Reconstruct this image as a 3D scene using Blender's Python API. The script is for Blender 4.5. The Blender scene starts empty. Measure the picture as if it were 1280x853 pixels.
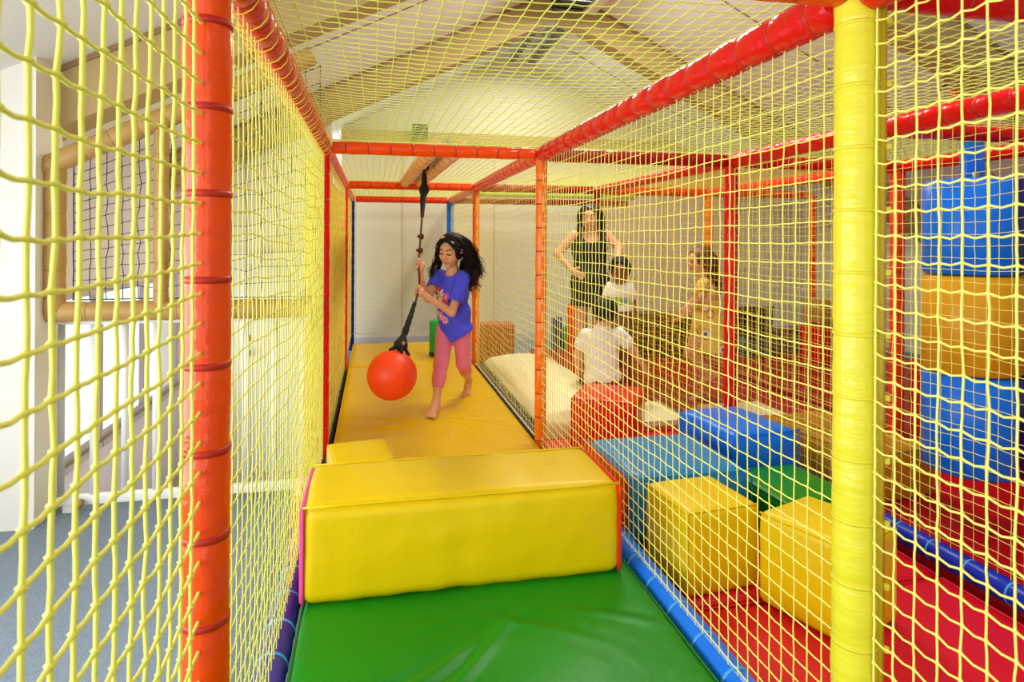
import bpy, bmesh, math, random
import numpy as np
from mathutils import Vector, Matrix

random.seed(7)
rng = np.random.default_rng(11)
scene = bpy.context.scene
COL = scene.collection
PI = math.pi

# ------------------------------------------------------------------ camera
YAW = math.radians(12.2)
CAM_Z = 1.35
FPX = 800.0
cam_data = bpy.data.cameras.new('camera')
cam_data.sensor_fit = 'HORIZONTAL'
cam_data.sensor_width = 36.0
cam_data.lens = 36.0 * FPX / 1280.0
cam_data.shift_y = -126.5 / 1280.0
cam_data.clip_start = 0.02
cam_data.dof.use_dof = True
cam_data.dof.focus_distance = 2.1
cam_data.dof.aperture_fstop = 8.0
cam = bpy.data.objects.new('camera', cam_data)
COL.objects.link(cam)
cam.location = (0, 0, CAM_Z)
cam.rotation_euler = (PI / 2, math.radians(-0.3), -YAW)
scene.camera = cam

# ------------------------------------------------------------------ world, lights, exposure
scene.view_settings.view_transform = 'Standard'
scene.view_settings.look = 'None'
scene.view_settings.gamma = 1.0
scene.view_settings.use_curve_mapping = False
scene.view_settings.exposure = 0.25
world = bpy.data.worlds.new('world')
scene.world = world
world.use_nodes = True
bg = world.node_tree.nodes['Background']
bg.inputs['Color'].default_value = (0.93, 0.97, 1.0, 1)
bg.inputs['Strength'].default_value = 1.35


def area_light(name, loc, rot, sx, sy, power, color=(1, 1, 1)):
    d = bpy.data.lights.new(name, 'AREA')
    d.shape = 'RECTANGLE'
    d.size, d.size_y = sx, sy
    d.energy = power
    d.color = color
    o = bpy.data.objects.new(name, d)
    COL.objects.link(o)
    o.location = loc
    o.rotation_euler = rot
    return o


# daylight through the glazing on the stair side, the far strip lamps, and two added ridge fill lights
area_light('window_daylight', (-1.60, 5.0, 0.55), (0, -PI / 2, 0), 1.0, 2.4, 7, (0.95, 0.98, 1.0))
area_light('big_window_daylight', (-2.2, 0.4, 1.05), (0, -PI / 2, 0), 1.5, 4.4, 85, (0.97, 0.99, 1.0))
area_light('ridge_lamp_fill', (1.8, 6.95, 3.55), (0, 0, 0), 0.35, 1.2, 36, (1.0, 0.97, 0.9))  # light of the two strip fittings at the far ridge
area_light('ridge_lamp_fill', (1.8, 4.8, 3.55), (0, 0, 0), 0.35, 1.6, 66, (1.0, 0.97, 0.9))  # added fill for the deeper room, no fitting hangs here
area_light('ridge_lamp_fill', (1.8, 1.6, 3.55), (0, 0, 0), 0.35, 1.6, 25, (1.0, 0.97, 0.9))  # added fill near the camera, out of view and without a fitting

# ------------------------------------------------------------------ helpers
A_R = np.array([math.cos(YAW), -math.sin(YAW), 0.0])
A_F = np.array([math.sin(YAW), math.cos(YAW), 0.0])
A_U = np.array([0, 0, 1.0])
A_C = np.array([0, 0, CAM_Z])


def at(px, py, d):
    """world point seen at photo pixel (px, py) at depth d along the view axis"""
    return A_C + A_F * d + A_R * ((px - 640) / FPX * d) + A_U * ((300 - py) / FPX * d)


def lin(r, g, b):
    f = lambda c: (c / 255 / 12.92) if c / 255 <= 0.04045 else ((c / 255 + 0.055) / 1.055) ** 2.4
    return (f(r), f(g), f(b), 1.0)


MATS = {}


def mat(name, rgb, rough=0.5, bump=0.0, bscale=20.0, spec=0.5, mottle=0.0, mscale=3.0, coat=0.0, sheen=0.0, sss=0.0, stretch=None):
    if name in MATS:
        return MATS[name]
    m = bpy.data.materials.new(name)
    m.use_nodes = True
    nt = m.node_tree
    b = nt.nodes['Principled BSDF']
    col = lin(*rgb)
    b.inputs['Base Color'].default_value = col
    b.inputs['Roughness'].default_value = rough
    b.inputs['Specular IOR Level'].default_value = spec
    b.inputs['Coat Weight'].default_value = coat
    b.inputs['Sheen Weight'].default_value = sheen
    if sss:
        b.inputs['Subsurface Weight'].default_value = sss
        b.inputs['Subsurface Radius'].default_value = (0.02, 0.008, 0.004)
        b.inputs['Subsurface Scale'].default_value = 0.3
    if bump or mottle:
        tc = nt.nodes.new('ShaderNodeTexCoord')
        mp = nt.nodes.new('ShaderNodeMapping')
        if stretch:
            mp.inputs['Scale'].default_value = stretch
        nt.links.new(tc.outputs['Object'], mp.inputs['Vector'])
    if bump:
        n = nt.nodes.new('ShaderNodeTexNoise')
        n.inputs['Scale'].default_value = bscale
        n.inputs['Detail'].default_value = 4
        bp = nt.nodes.new('ShaderNodeBump')
        bp.inputs['Strength'].default_value = bump
        bp.inputs['Distance'].default_value = 0.01
        nt.links.new(mp.outputs['Vector'], n.inputs['Vector'])
        nt.links.new(n.outputs['Fac'], bp.inputs['Height'])
        nt.links.new(bp.outputs['Normal'], b.inputs['Normal'])
    if mottle:
        n2 = nt.nodes.new('ShaderNodeTexNoise')
        n2.inputs['Scale'].default_value = mscale
        n2.inputs['Detail'].default_value = 6
        mx = nt.nodes.new('ShaderNodeMix')
        mx.data_type = 'RGBA'
        mx.inputs[6].default_value = tuple(c * (1 - mottle) for c in col[:3]) + (1,)
        mx.inputs[7].default_value = tuple(min(1, c * (1 + mottle)) for c in col[:3]) + (1,)
        nt.links.new(mp.outputs['Vector'], n2.inputs['Vector'])
        nt.links.new(n2.outputs['Fac'], mx.inputs[0])
        nt.links.new(mx.outputs[2], b.inputs['Base Color'])
    MATS[name] = m
    return m


def vinyl(name, r, g, b, rough=0.36, bump=0.25, bscale=14, spec=0.3, stretch=None):
    return mat(name, (r, g, b), rough, bump, bscale, spec=spec, stretch=stretch, mottle=0.06, mscale=5)


V_YEL = vinyl('vinyl_yellow', 240, 206, 0)
V_MAT = vinyl('vinyl_mat_yellow', 232, 190, 0, 0.34, 0.3, 9, 0.15)
V_POSTY = vinyl('vinyl_lemon', 236, 224, 52, 0.2, 0.45, 16, 0.5, (.6, .6, 2.6))
V_FLAP = vinyl('vinyl_mustard', 196, 165, 20)
V_GRN = vinyl('vinyl_green', 10, 140, 20, 0.35, 0.3, 9)
V_DGRN = vinyl('vinyl_dark_green', 10, 105, 30)
V_ORA = vinyl('vinyl_orange', 246, 74, 0, 0.16, 0.5, 20, 0.5)
V_ORA2 = vinyl('vinyl_light_orange', 252, 120, 20, 0.2, 0.5, 20, 0.5)
V_RORA = vinyl('vinyl_red_orange', 245, 60, 20, 0.25, 0.4, 18)
V_PEACH = vinyl('vinyl_peach', 255, 196, 150, 0.4, 0.5, 18)
V_RED = vinyl('vinyl_red', 225, 12, 18, 0.2, 0.7, 22)
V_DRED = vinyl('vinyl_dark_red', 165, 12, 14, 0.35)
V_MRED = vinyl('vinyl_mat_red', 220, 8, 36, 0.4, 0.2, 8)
V_MORA = vinyl('vinyl_mat_red_orange', 222, 48, 18, 0.4, 0.2, 8)
V_BLU = vinyl('vinyl_blue', 12, 120, 245, 0.28)
V_SKY = vinyl('vinyl_sky_blue', 30, 140, 205, 0.3)
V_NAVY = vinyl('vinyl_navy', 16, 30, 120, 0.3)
V_PIPE = vinyl('vinyl_pipe_blue', 18, 48, 190, 0.3)
V_PURP = vinyl('vinyl_purple_blue', 62, 45, 170, 0.3)
V_PINK = vinyl('vinyl_pink', 235, 80, 150)
V_CREAM = vinyl('vinyl_cream', 240, 232, 190, 0.45, 0.3, 6)
V_TERRA = vinyl('vinyl_terracotta', 190, 80, 45)
V_TAN = vinyl('vinyl_tan', 184, 146, 84, 0.4)
V_AMBER = vinyl('vinyl_amber', 222, 160, 20)
V_LIME = vinyl('vinyl_lime', 205, 240, 110)
V_BLACK = vinyl('vinyl_black', 20, 24, 20)
V_BALL = mat('ball_rubber', (255, 76, 24), 0.42, spec=0.4)
TIE_RED = mat('tie_red', (190, 30, 10), 0.4)
TIE_YEL = mat('tie_yellow', (238, 222, 50), 0.4)
TIE_BLUE = mat('tie_light_blue', (70, 170, 240), 0.4)
TIE_NAVY = mat('tie_navy', (30, 70, 190), 0.4)
TIE_ORA = mat('tie_orange', (205, 70, 10), 0.4)
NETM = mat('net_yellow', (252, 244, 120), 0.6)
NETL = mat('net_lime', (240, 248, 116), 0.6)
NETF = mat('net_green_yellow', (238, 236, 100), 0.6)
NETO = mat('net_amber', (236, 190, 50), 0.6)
NETG = mat('net_dark_green', (25, 80, 70), 0.7)
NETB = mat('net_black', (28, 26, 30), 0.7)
NETW = mat('net_cream', (236, 228, 190), 0.7)
WALLW = mat('paint_white', (240, 236, 226), 0.75, 0.1, 60)
WALLC = mat('paint_cream', (232, 230, 208), 0.75, 0.1, 60)
WALLM = mat('paint_mauve', (214, 204, 222), 0.75)
WALLG = mat('paint_grey', (205, 205, 210), 0.75)
CEILM = mat('ceiling_board', (238, 240, 240), 0.8, 0.05, 80)
BEAMM = mat('timber_pale', (188, 162, 108), 0.7, 0.1, 30)
CARPET = mat('carpet_blue_grey', (132, 148, 166), 0.95, 0.6, 220, mottle=0.22, mscale=40)
BLACKM = mat('black_plastic', (18, 18, 20), 0.5)
STEEL = mat('steel', (170, 172, 175), 0.35)
STEEL.node_tree.nodes['Principled BSDF'].inputs['Metallic'].default_value = 0.9
WHITEP = mat('white_gloss', (244, 245, 244), 0.35)
GREYP = mat('grey_gloss', (196, 198, 200), 0.4)
BRASS = mat('brass', (170, 130, 70), 0.35)
WEBB = mat('black_webbing', (16, 14, 16), 0.7)
ROPEM = mat('rope_brown', (96, 58, 40), 0.85, 0.8, 120, mottle=0.5, mscale=60)


def emis(name, rgb, s):
    m = bpy.data.materials.new(name)
    m.use_nodes = True
    b = m.node_tree.nodes['Principled BSDF']
    b.inputs['Base Color'].default_value = lin(*rgb)
    b.inputs['Emission Color'].default_value = lin(*rgb)
    b.inputs['Emission Strength'].default_value = s
    return m


def glass_mat():
    m = bpy.data.materials.new('window_glass')
    m.use_nodes = True
    nt = m.node_tree
    nt.nodes.remove(nt.nodes['Principled BSDF'])
    out = nt.nodes['Material Output']
    t = nt.nodes.new('ShaderNodeBsdfTransparent')
    g = nt.nodes.new('ShaderNodeBsdfGlossy')
    g.inputs['Roughness'].default_value = 0.02
    fr = nt.nodes.new('ShaderNodeLayerWeight')
    fr.inputs['Blend'].default_value = 0.12
    mx = nt.nodes.new('ShaderNodeMixShader')
    nt.links.new(fr.outputs['Facing'], mx.inputs[0])
    nt.links.new(t.outputs[0], mx.inputs[1])
    nt.links.new(g.outputs[0], mx.inputs[2])
    nt.links.new(mx.outputs[0], out.inputs['Surface'])
    return m


GLASS = glass_mat()
FRAMEM = mat('window_frame_mauve', (176, 166, 176), 0.5)
WPOS = {}


def link(o, parent=None, wpos=(0, 0, 0)):
    """link; verts given in world coordinates relative to wpos; parents carry no rotation unless local=True parts"""
    COL.objects.link(o)
    WPOS[o.name] = np.array(wpos, float)
    if parent is not None:
        o.parent = parent
        o.location = Vector(np.array(wpos, float) - WPOS[parent.name])
    else:
        o.location = Vector(wpos)
    return o


def mesh_np(name, V, F, m, smooth=True):
    """F: list of int arrays (n,3) or (n,4)"""
    me = bpy.data.meshes.new(name)
    V = np.asarray(V, np.float32)
    F = [np.asarray(f, np.int32) for f in F if len(f)]
    me.vertices.add(len(V))
    me.vertices.foreach_set('co', V.ravel())
    nl = sum(f.size for f in F)
    npoly = sum(len(f) for f in F)
    me.loops.add(nl)
    me.polygons.add(npoly)
    me.loops.foreach_set('vertex_index', np.concatenate([f.ravel() for f in F]))
    starts, c = [], 0
    for f in F:
        k = f.shape[1]
        starts.append(c + np.arange(len(f)) * k)
        c += f.size
    me.polygons.foreach_set('loop_start', np.concatenate(starts).astype(np.int32))
    me.update(calc_edges=True)
    if smooth:
        me.polygons.foreach_set('use_smooth', np.ones(npoly, bool))
    for mm in (m if isinstance(m, (list, tuple)) else [m]):
        me.materials.append(mm)
    return me


def new(name, me, parent=None, wpos=(0, 0, 0)):
    return link(bpy.data.objects.new(name, me), parent, wpos)


def tag(o, label=None, cat=None, group=None, kind=None):
    if label: o['label'] = label
    if cat: o['category'] = cat
    if group: o['group'] = group
    if kind: o['kind'] = kind
    return o


def thing(name, loc, label, cat, group=None):
    o = bpy.data.objects.new(name, None)
    o.empty_display_size = 0.1
    link(o, None, loc)
    return tag(o, label, cat, group)


# ---- simple solids (bmesh)
def box_me(name, size, m, bevel=0.0, seg=2, rz=0.0, centre=(0, 0, 0)):
    bm = bmesh.new()
    bmesh.ops.create_cube(bm, size=1.0)
    bmesh.ops.scale(bm, vec=size, verts=bm.verts)
    if bevel:
        bmesh.ops.bevel(bm, geom=bm.edges[:], offset=bevel, segments=seg, affect='EDGES', profile=0.5)
    if rz:
        bmesh.ops.rotate(bm, cent=(0, 0, 0), matrix=Matrix.Rotation(rz, 3, 'Z'), verts=bm.verts)
    bmesh.ops.translate(bm, vec=centre, verts=bm.verts)
    me = bpy.data.meshes.new(name)
    bm.to_mesh(me)
    bm.free()
    me.materials.append(m)
    if bevel and seg > 1:
        me.polygons.foreach_set('use_smooth', np.ones(len(me.polygons), bool))
        try:
            me.set_sharp_from_angle(angle=math.radians(50))
        except Exception:
            pass
    return me


def box(name, x0, x1, y0, y1, z0, z1, m, parent=None, bevel=0.0, seg=2):
    c = ((x0 + x1) / 2, (y0 + y1) / 2, z0)
    me = box_me(name, (x1 - x0, y1 - y0, z1 - z0), m, bevel, seg, centre=(0, 0, (z1 - z0) / 2))
    return new(name, me, parent, c)


def poly_prism(name, pts, d, m, parent=None, wpos=(0, 0, 0)):
    """pts world polygon, extruded by vector d"""
    P = np.array(pts, float)
    n = len(P)
    V = np.vstack([P, P + np.array(d, float)]) - np.array(wpos)
    me = bpy.data.meshes.new(name)
    faces = [list(range(n))[::-1], list(range(n, 2 * n))] + [[i, (i + 1) % n, n + (i + 1) % n, n + i] for i in range(n)]
    me.from_pydata([tuple(v) for v in V], [], faces)
    bm = bmesh.new(); bm.from_mesh(me)
    bmesh.ops.recalc_face_normals(bm, faces=bm.faces)
    bm.to_mesh(me); bm.free()
    me.materials.append(m)
    return new(name, me, parent, wpos)


def tube_arrays(P, R, sides=8, cap=True):
    P = np.asarray(P, float)
    n = len(P)
    R = np.broadcast_to(np.asarray(R, float), (n,))
    T = np.gradient(P, axis=0)
    T /= np.linalg.norm(T, axis=1, keepdims=True) + 1e-12
    ref = np.array([0, 0, 1.0]) if abs(T[0][2]) < 0.9 else np.array([1.0, 0, 0])
    u = np.cross(T[0], ref); u /= np.linalg.norm(u)
    V = []
    a = np.arange(sides) * 2 * PI / sides
    for i in range(n):
        u = u - T[i] * np.dot(u, T[i]); u /= np.linalg.norm(u) + 1e-12
        w = np.cross(T[i], u)
        V.append(P[i] + R[i] * (np.cos(a)[:, None] * u + np.sin(a)[:, None] * w))
    V = np.vstack(V)
    i, j = np.meshgrid(np.arange(n - 1), np.arange(sides), indexing='ij')
    j2 = (j + 1) % sides
    Q = np.stack([i * sides + j, i * sides + j2, (i + 1) * sides + j2, (i + 1) * sides + j], -1).reshape(-1, 4)
    tris = np.zeros((0, 3), int)
    if cap:
        V = np.vstack([V, P[0], P[-1]])
        c0, c1 = n * sides, n * sides + 1
        js = np.arange(sides); js2 = (js + 1) % sides
        tris = np.vstack([np.stack([np.full(sides, c0), js2, js], -1),
                          np.stack([np.full(sides, c1), (n - 1) * sides + js, (n - 1) * sides + js2], -1)])
    return V, Q, tris


def join_arrays(parts):
    V, Q, T, o = [], [], [], 0
    for v, q, t in parts:
        V.append(v); Q.append(q + o); T.append(t + o); o += len(v)
    return np.vstack(V), np.vstack(Q), np.vstack(T)


def tube(name, P, R, m, parent=None, wpos=(0, 0, 0), sides=8):
    v, q, t = tube_arrays(np.asarray(P, float) - np.array(wpos), R, sides)
    return new(name, mesh_np(name, v, [q, t], m), parent, wpos)


def smooth_path(P, n=8):
    """Catmull-Rom through points"""
    P = np.asarray(P, float)
    E = np.vstack([2 * P[0] - P[1], P, 2 * P[-1] - P[-2]])
    out = []
    for i in range(1, len(E) - 2):
        for t in np.linspace(0, 1, n, endpoint=False):
            a, b, c, d = E[i - 1], E[i], E[i + 1], E[i + 2]
            out.append(0.5 * (2 * b + (c - a) * t + (2 * a - 5 * b + 4 * c - d) * t * t + (3 * b - a - 3 * c + d) * t ** 3))
    out.append(P[-1])
    return np.array(out)


# ---- puffy foam block covered in vinyl
def foam_arrays(sx, sy, sz, r=0.02, puff=0.008, wr=0.002, n=14, seed=0, top_shift=(0, 0), crown=0.0):
    rg = np.random.default_rng(seed)
    g = np.linspace(-1, 1, n + 1)
    half = np.array([sx, sy, sz]) / 2

    def axis(h):
        e = np.array([0, .35, .7, 1.0]) * r
        inner = np.linspace(-(h - r), h - r, n - 5)
        return np.concatenate([-h + e, inner[1:-1], (h - e)[::-1]])
    ax = [axis(h) for h in half]
    V, Q, o = [], [], 0
    for a in range(3):
        b, c = (a + 1) % 3, (a + 2) % 3
        for s in (-1, 1):
            B, C_ = np.meshgrid(ax[b], ax[c], indexing='ij')
            P = np.zeros(B.shape + (3,))
            P[..., a] = s * half[a]; P[..., b] = B; P[..., c] = C_
            u = B / half[b]; v = C_ / half[c]
            bulge = puff * (1 - u ** 2) * (1 - v ** 2)
            nb, nc = B.shape
            idx = o + np.arange(nb * nc).reshape(nb, nc)
            q = np.stack([idx[:-1, :-1], idx[1:, :-1], idx[1:, 1:], idx[:-1, 1:]], -1).reshape(-1, 4)
            if s < 0: q = q[:, ::-1]
            inner = np.clip(P, -(half - r), half - r)
            d = P - inner
            L = np.linalg.norm(d, axis=-1, keepdims=True)
            Pn = inner + r * d / np.maximum(L, 1e-9)
            nrm = np.zeros(3); nrm[a] = s
            Pn = Pn + bulge[..., None] * nrm
            if crown and a == 2 and s > 0:
                Pn[..., 2] += crown * (1 - u ** 2) * (1 - v ** 2) ** .5
            V.append(Pn.reshape(-1, 3)); Q.append(q); o += nb * nc
    V = np.vstack(V); Q = np.vstack(Q)
    if wr:
        ph = rg.uniform(0, 6.28, 9); k = rg.normal(0, 1, (9, 3)) * np.repeat([14, 28, 45], 3)[:, None]
        w = sum(np.sin(V @ k[i] + ph[i]) * (1.0, .6, .4)[i // 3] for i in range(9))
        V = V * (1 + (wr * w / 3 / np.maximum(np.linalg.norm(V, axis=1), .05))[:, None])
    t = (V[:, 2] + half[2]) / sz
    V[:, 0] += top_shift[0] * t; V[:, 1] += top_shift[1] * t
    # weld coincident seam verts
    key = np.round(V, 5)
    _, first, inv = np.unique(key, axis=0, return_index=True, return_inverse=True)
    V = V[first]; Q = inv.ravel()[Q]
    V[:, 2] += half[2]
    return V, Q


def foam(name, cx, cy, z0, sx, sy, sz, m, rz=0.0, parent=None, **kw):
    V, Q = foam_arrays(sx, sy, sz, **kw)
    c, s = math.cos(rz), math.sin(rz)
    V = np.stack([V[:, 0] * c - V[:, 1] * s, V[:, 0] * s + V[:, 1] * c, V[:, 2]], -1)
    return new(name, mesh_np(name, V, [Q], m), parent, (cx, cy, z0))


def seam(parent, name, P, r, m):
    """stitched piping: thin tube following world points, child of parent"""
    return tube(name, P, r, m, parent, WPOS[parent.name], 6)


def rot2(x, y, a):
    return x * math.cos(a) - y * math.sin(a), x * math.sin(a) + y * math.cos(a)


def foam_seams(o, cx, cy, z0, sx, sy, sz, rz, m, edges):
    """edges: list of (corner, corner), corners as signs (sx, sy, top) along a block's edge"""
    for a, b in edges:
        P = []
        for t in np.linspace(0, 1, 9):
            x = (a[0] + (b[0] - a[0]) * t) * (sx / 2 - .006)
            y = (a[1] + (b[1] - a[1]) * t) * (sy / 2 - .006)
            z = z0 + .006 + (a[2] + (b[2] - a[2]) * t) * (sz - .012)
            x, y = rot2(x, y, rz)
            P.append((cx + x, cy + y, z))
        seam(o, 'seam_piping', P, 0.004, m)


# ---- padded posts and rails: vinyl-wrapped foam on a steel tube, held by cable ties
TIE_ME = {}


def tie_mesh(r, m, wide):
    key = (round(r, 4), m.name, wide)
    if key not in TIE_ME:
        prof = [(r - .003, -.5), (r + .0015, -.5), (r + .0022, 0), (r + .0015, .5), (r - .003, .5)]
        n = 22
        V, Q = [], []
        for i in range(n):
            a = 2 * PI * i / n
            for rr, z in prof:
                V.append((rr * math.cos(a), rr * math.sin(a), z * wide))
        k = len(prof)
        for i in range(n):
            for j in range(k - 1):
                Q.append((i * k + j, ((i + 1) % n) * k + j, ((i + 1) % n) * k + j + 1, i * k + j + 1))
        TIE_ME[key] = mesh_np('cable_tie', V, [np.array(Q)], m)
    return TIE_ME[key]


def padded(name, A, B, r, m, tie, label, cat, group=None, pitch=0.135, wide=0.007, pinch=0.10, first=0.07, flap=None):
    A, B = np.array(A, float), np.array(B, float)
    L = float(np.linalg.norm(B - A))
    zs, rs = [], []
    tz = np.arange(first, L - 0.02, pitch)
    marks = [0] + list(tz) + [L]
    rg = np.random.default_rng(abs(hash((round(A[0], 2), round(A[1], 2), round(L, 2)))) % 2 ** 31)
    for a, b in zip(marks[:-1], marks[1:]):
        for t in (0, .08, .3, .6, .9):
            z = a + (b - a) * t
            zs.append(z)
            rs.append(r * (1 - pinch * (1 if t == 0 else (.25 if t in (.08, .9) else 0))))
    zs.append(L); rs.append(r * .97)
    n = 22
    a = np.arange(n) * 2 * PI / n
    V = []
    for z, rr in zip(zs, rs):
        j = 1 + rg.normal(0, .012) + .012 * np.sin(3 * a + rg.uniform(0, 6)) + rg.normal(0, .006, n)
        V.append(np.stack([rr * j * np.cos(a), rr * j * np.sin(a), np.full(n, z)], -1))
    V = np.vstack(V + [np.array([[0, 0, 0], [0, 0, L]])])
    k = len(zs)
    i, j = np.meshgrid(np.arange(k - 1), np.arange(n), indexing='ij')
    j2 = (j + 1) % n
    Q = np.stack([i * n + j, i * n + j2, (i + 1) * n + j2, (i + 1) * n + j], -1).reshape(-1, 4)
    js = np.arange(n); js2 = (js + 1) % n
    T = np.vstack([np.stack([np.full(n, k * n), js2, js], -1), np.stack([np.full(n, k * n + 1), (k - 1) * n + js, (k - 1) * n + js2], -1)])
    o = new(name, mesh_np(name, V, [Q, T], m), None, A)
    d = Vector((B - A)).normalized()
    o.rotation_mode = 'QUATERNION'
    o.rotation_quaternion = d.to_track_quat('Z', 'Y')
    tag(o, label, cat, group)
    tm = tie_mesh(r * (1 - pinch) + .001, tie, wide)
    for z in tz:
        t = bpy.data.objects.new('cable_tie', tm)
        COL.objects.link(t)
        t.parent = o
        t.location = (0, 0, z)
    return o, tz


# ---- knotted netting
def net(name, O, U, W, nu, nv, r, m, label, group=None, sides=4, jit=0.0009, sag=0.0, bulge=0.0, wave=0.0, rope=0.004, seed=1, cat='net', mid=True, knot=1.9, droop=.0014, lace=None, wavef=None, W2=None):
    """O corner, U and W full-length edge vectors, nu by nv cells"""
    rg = np.random.default_rng(seed)
    O, U, W = (np.array(x, float) for x in (O, U, W))
    N = np.cross(U, W); N /= np.linalg.norm(N)
    i, j = np.meshgrid(np.arange(nu + 1), np.arange(nv + 1), indexing='ij')
    u, v = i / nu, j / nv
    P = O + u[..., None] * U + v[..., None] * (W if W2 is None else (1 - u[..., None]) * W + u[..., None] * np.array(W2, float))
    env = np.minimum(1, 6 * u) * np.minimum(1, 6 * (1 - u)) * np.minimum(1, 6 * v) * np.minimum(1, 6 * (1 - v))
    f = 4 * u * (1 - u) * 4 * v * (1 - v)
    P = P + (bulge * f)[..., None] * N
    wv = wave * env * (np.sin(7 * u * np.linalg.norm(U) + 2 * v + seed) * .6 + np.sin(13 * u * np.linalg.norm(U) - 5 * v + 2 * seed) * .4)
    if wavef is not None:
        wv = wv + wavef(u, v)
    Wn = W / np.linalg.norm(W)
    P = P + wv[..., None] * Wn + (sag * f)[..., None] * np.array([0, 0, -1.0])
    P = P + rg.normal(0, jit, P.shape) * np.minimum(1, env + .15)[..., None]
    Pf = P.reshape(-1, 3)
    idx = np.arange(Pf.shape[0]).reshape(i.shape)
    SA = np.concatenate([idx[:-1, :].ravel(), idx[:, :-1].ravel()])
    SB = np.concatenate([idx[1:, :].ravel(), idx[:, 1:].ravel()])
    A_, B_ = Pf[SA], Pf[SB]
    a = np.arange(sides) * 2 * PI / sides + PI / sides

    def ring(C, T, rr):
        u_ = np.cross(N[None, :], T); u_ /= np.linalg.norm(u_, axis=1, keepdims=True) + 1e-12
        w_ = np.cross(T, u_)
        return C[:, None, :] + rr * (np.cos(a)[None, :, None] * u_[:, None, :] + np.sin(a)[None, :, None] * w_[:, None, :])
    D = B_ - A_
    T = D / (np.linalg.norm(D, axis=1, keepdims=True) + 1e-12)
    rings = [ring(A_, T, r)]
    if mid:
        off = rg.normal(0, 0.0005, A_.shape)
        off[:, 2] -= droop * np.abs(T[:, 0] + T[:, 1])
        rings.append(ring((A_ + B_) / 2 + off, T, r * .92))
    rings.append(ring(B_, T, r))
    k = len(rings)
    V = np.stack(rings, 1).reshape(-1, 3)
    nS = len(A_)
    s_, q_, j_ = np.meshgrid(np.arange(nS), np.arange(k - 1), np.arange(sides), indexing='ij')
    base = s_ * k * sides + q_ * sides
    jj = (j_ + 1) % sides
    Q = np.stack([base + j_, base + jj, base + sides + jj, base + sides + j_], -1).reshape(-1, 4)
    # knots: little octahedra
    octv = np.array([[1, 0, 0], [-1, 0, 0], [0, 1, 0], [0, -1, 0], [0, 0, 1], [0, 0, -1]], float) * r * knot
    octf = np.array([[0, 2, 4], [2, 1, 4], [1, 3, 4], [3, 0, 4], [2, 0, 5], [1, 2, 5], [3, 1, 5], [0, 3, 5]])
    KV = (Pf[:, None, :] + octv[None]).reshape(-1, 3)
    KF = (np.arange(len(Pf))[:, None, None] * 6 + octf[None]).reshape(-1, 3) + len(V)
    V = np.vstack([V, KV])
    # border rope is the net's own mesh; the knotted mesh is a part
    loop = np.concatenate([P[:, 0], P[-1, 1:], P[::-1, -1][1:], P[0, ::-1][1:-1]])
    loop = np.vstack([loop, loop[:1]])
    bv, bq, bt = tube_arrays(loop - O, rope, 6)
    o = new(name, mesh_np(name, bv, [bq, bt], m), None, O)
    tag(o, label, cat, group)
    c = new('netting', mesh_np('netting', V - O, [Q, KF], m), o, O)
    tag(c, kind='stuff')
    if lace:
        for (LA, LB, rad, pit) in lace:
            LA, LB = np.array(LA, float), np.array(LB, float)
            L = np.linalg.norm(LB - LA); d = (LB - LA) / L
            e1 = np.cross(d, [0, 0, 1.0]) if abs(d[2]) < .9 else np.cross(d, [1.0, 0, 0])
            e1 /= np.linalg.norm(e1); e2 = np.cross(d, e1)
            n = int(L / pit * 14)
            t = np.linspace(0, 1, n)
            ang = t * L / pit * 2 * PI
            rr = rad + .003 + .003 * np.sin(ang * .37)
            Pp = LA + t[:, None] * (LB - LA) + (rr * np.cos(ang))[:, None] * e1 + (rr * np.sin(ang))[:, None] * e2
            tube('lacing_cord', Pp, .0017, NETO, o, O, 5)
    return o

# ================================================================== the building
def struct(o):
    return tag(o, kind='structure')


RIDGE_X, RIDGE_Z, PITCH = 1.8, 3.85, 0.5
roof_z = lambda x: RIDGE_Z - PITCH * abs(x - RIDGE_X)
struct(box('floor', -2.3, 6.4, -2.0, 3.62, -0.15, 0.0, CARPET))
struct(box('floor_play', -0.33, 6.4, 3.62, 8.4, -0.15, 0.0, CARPET))
struct(box('floor_landing', -1.9, -0.33, 3.62, 6.4, -1.0, -0.85, WALLG))
struct(box('wall_back', -0.4, 6.5, 8.35, 8.5, -0.15, 4.0, WALLC))
struct(box('wall_right', 6.4, 6.5, -2.0, 8.4, 0.0, 2.0, WALLC))
struct(box('wall_left', -2.4, -2.3, -2.0, 3.6, -0.15, 0.3, WALLW))
struct(box('wall_left_head', -2.4, -2.3, -2.0, 3.6, 1.8, 2.2, WALLW))
for y0, y1 in ((-2.0, -1.8), (0.35, 0.45), (2.6, 3.6)):
    struct(box('wall_left_pier', -2.4, -2.3, y0, y1, 0.3, 1.8, WALLW))
for y0, y1 in ((-1.8, 0.35), (0.45, 2.6)):
    struct(box('window_pane', -2.36, -2.354, y0, y1, 0.3, 1.8, GLASS))
struct(box('front_light_blocker', 0.9, 6.5, -2.1, -2.0, 0.0, 4.0, WALLW))  # unseen panel behind the camera, added to cut light from the front
struct(box('wall_return', -2.3, -1.53, 3.36, 3.62, 0.0, 2.6, WALLW))
struct(box('wall_landing_end', -1.9, -0.4, 6.4, 6.55, -0.85, 3.0, WALLW))
for sgn, nm in ((-1, 'ceiling_west'), (1, 'ceiling_east')):
    xe = RIDGE_X + sgn * 4.75
    p = [(RIDGE_X, -2.0, RIDGE_Z), (xe, -2.0, roof_z(xe)), (xe, 8.5, roof_z(xe)), (RIDGE_X, 8.5, RIDGE_Z)]
    struct(poly_prism(nm, p, (0, 0, 0.1), CEILM, None, p[0]))
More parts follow.
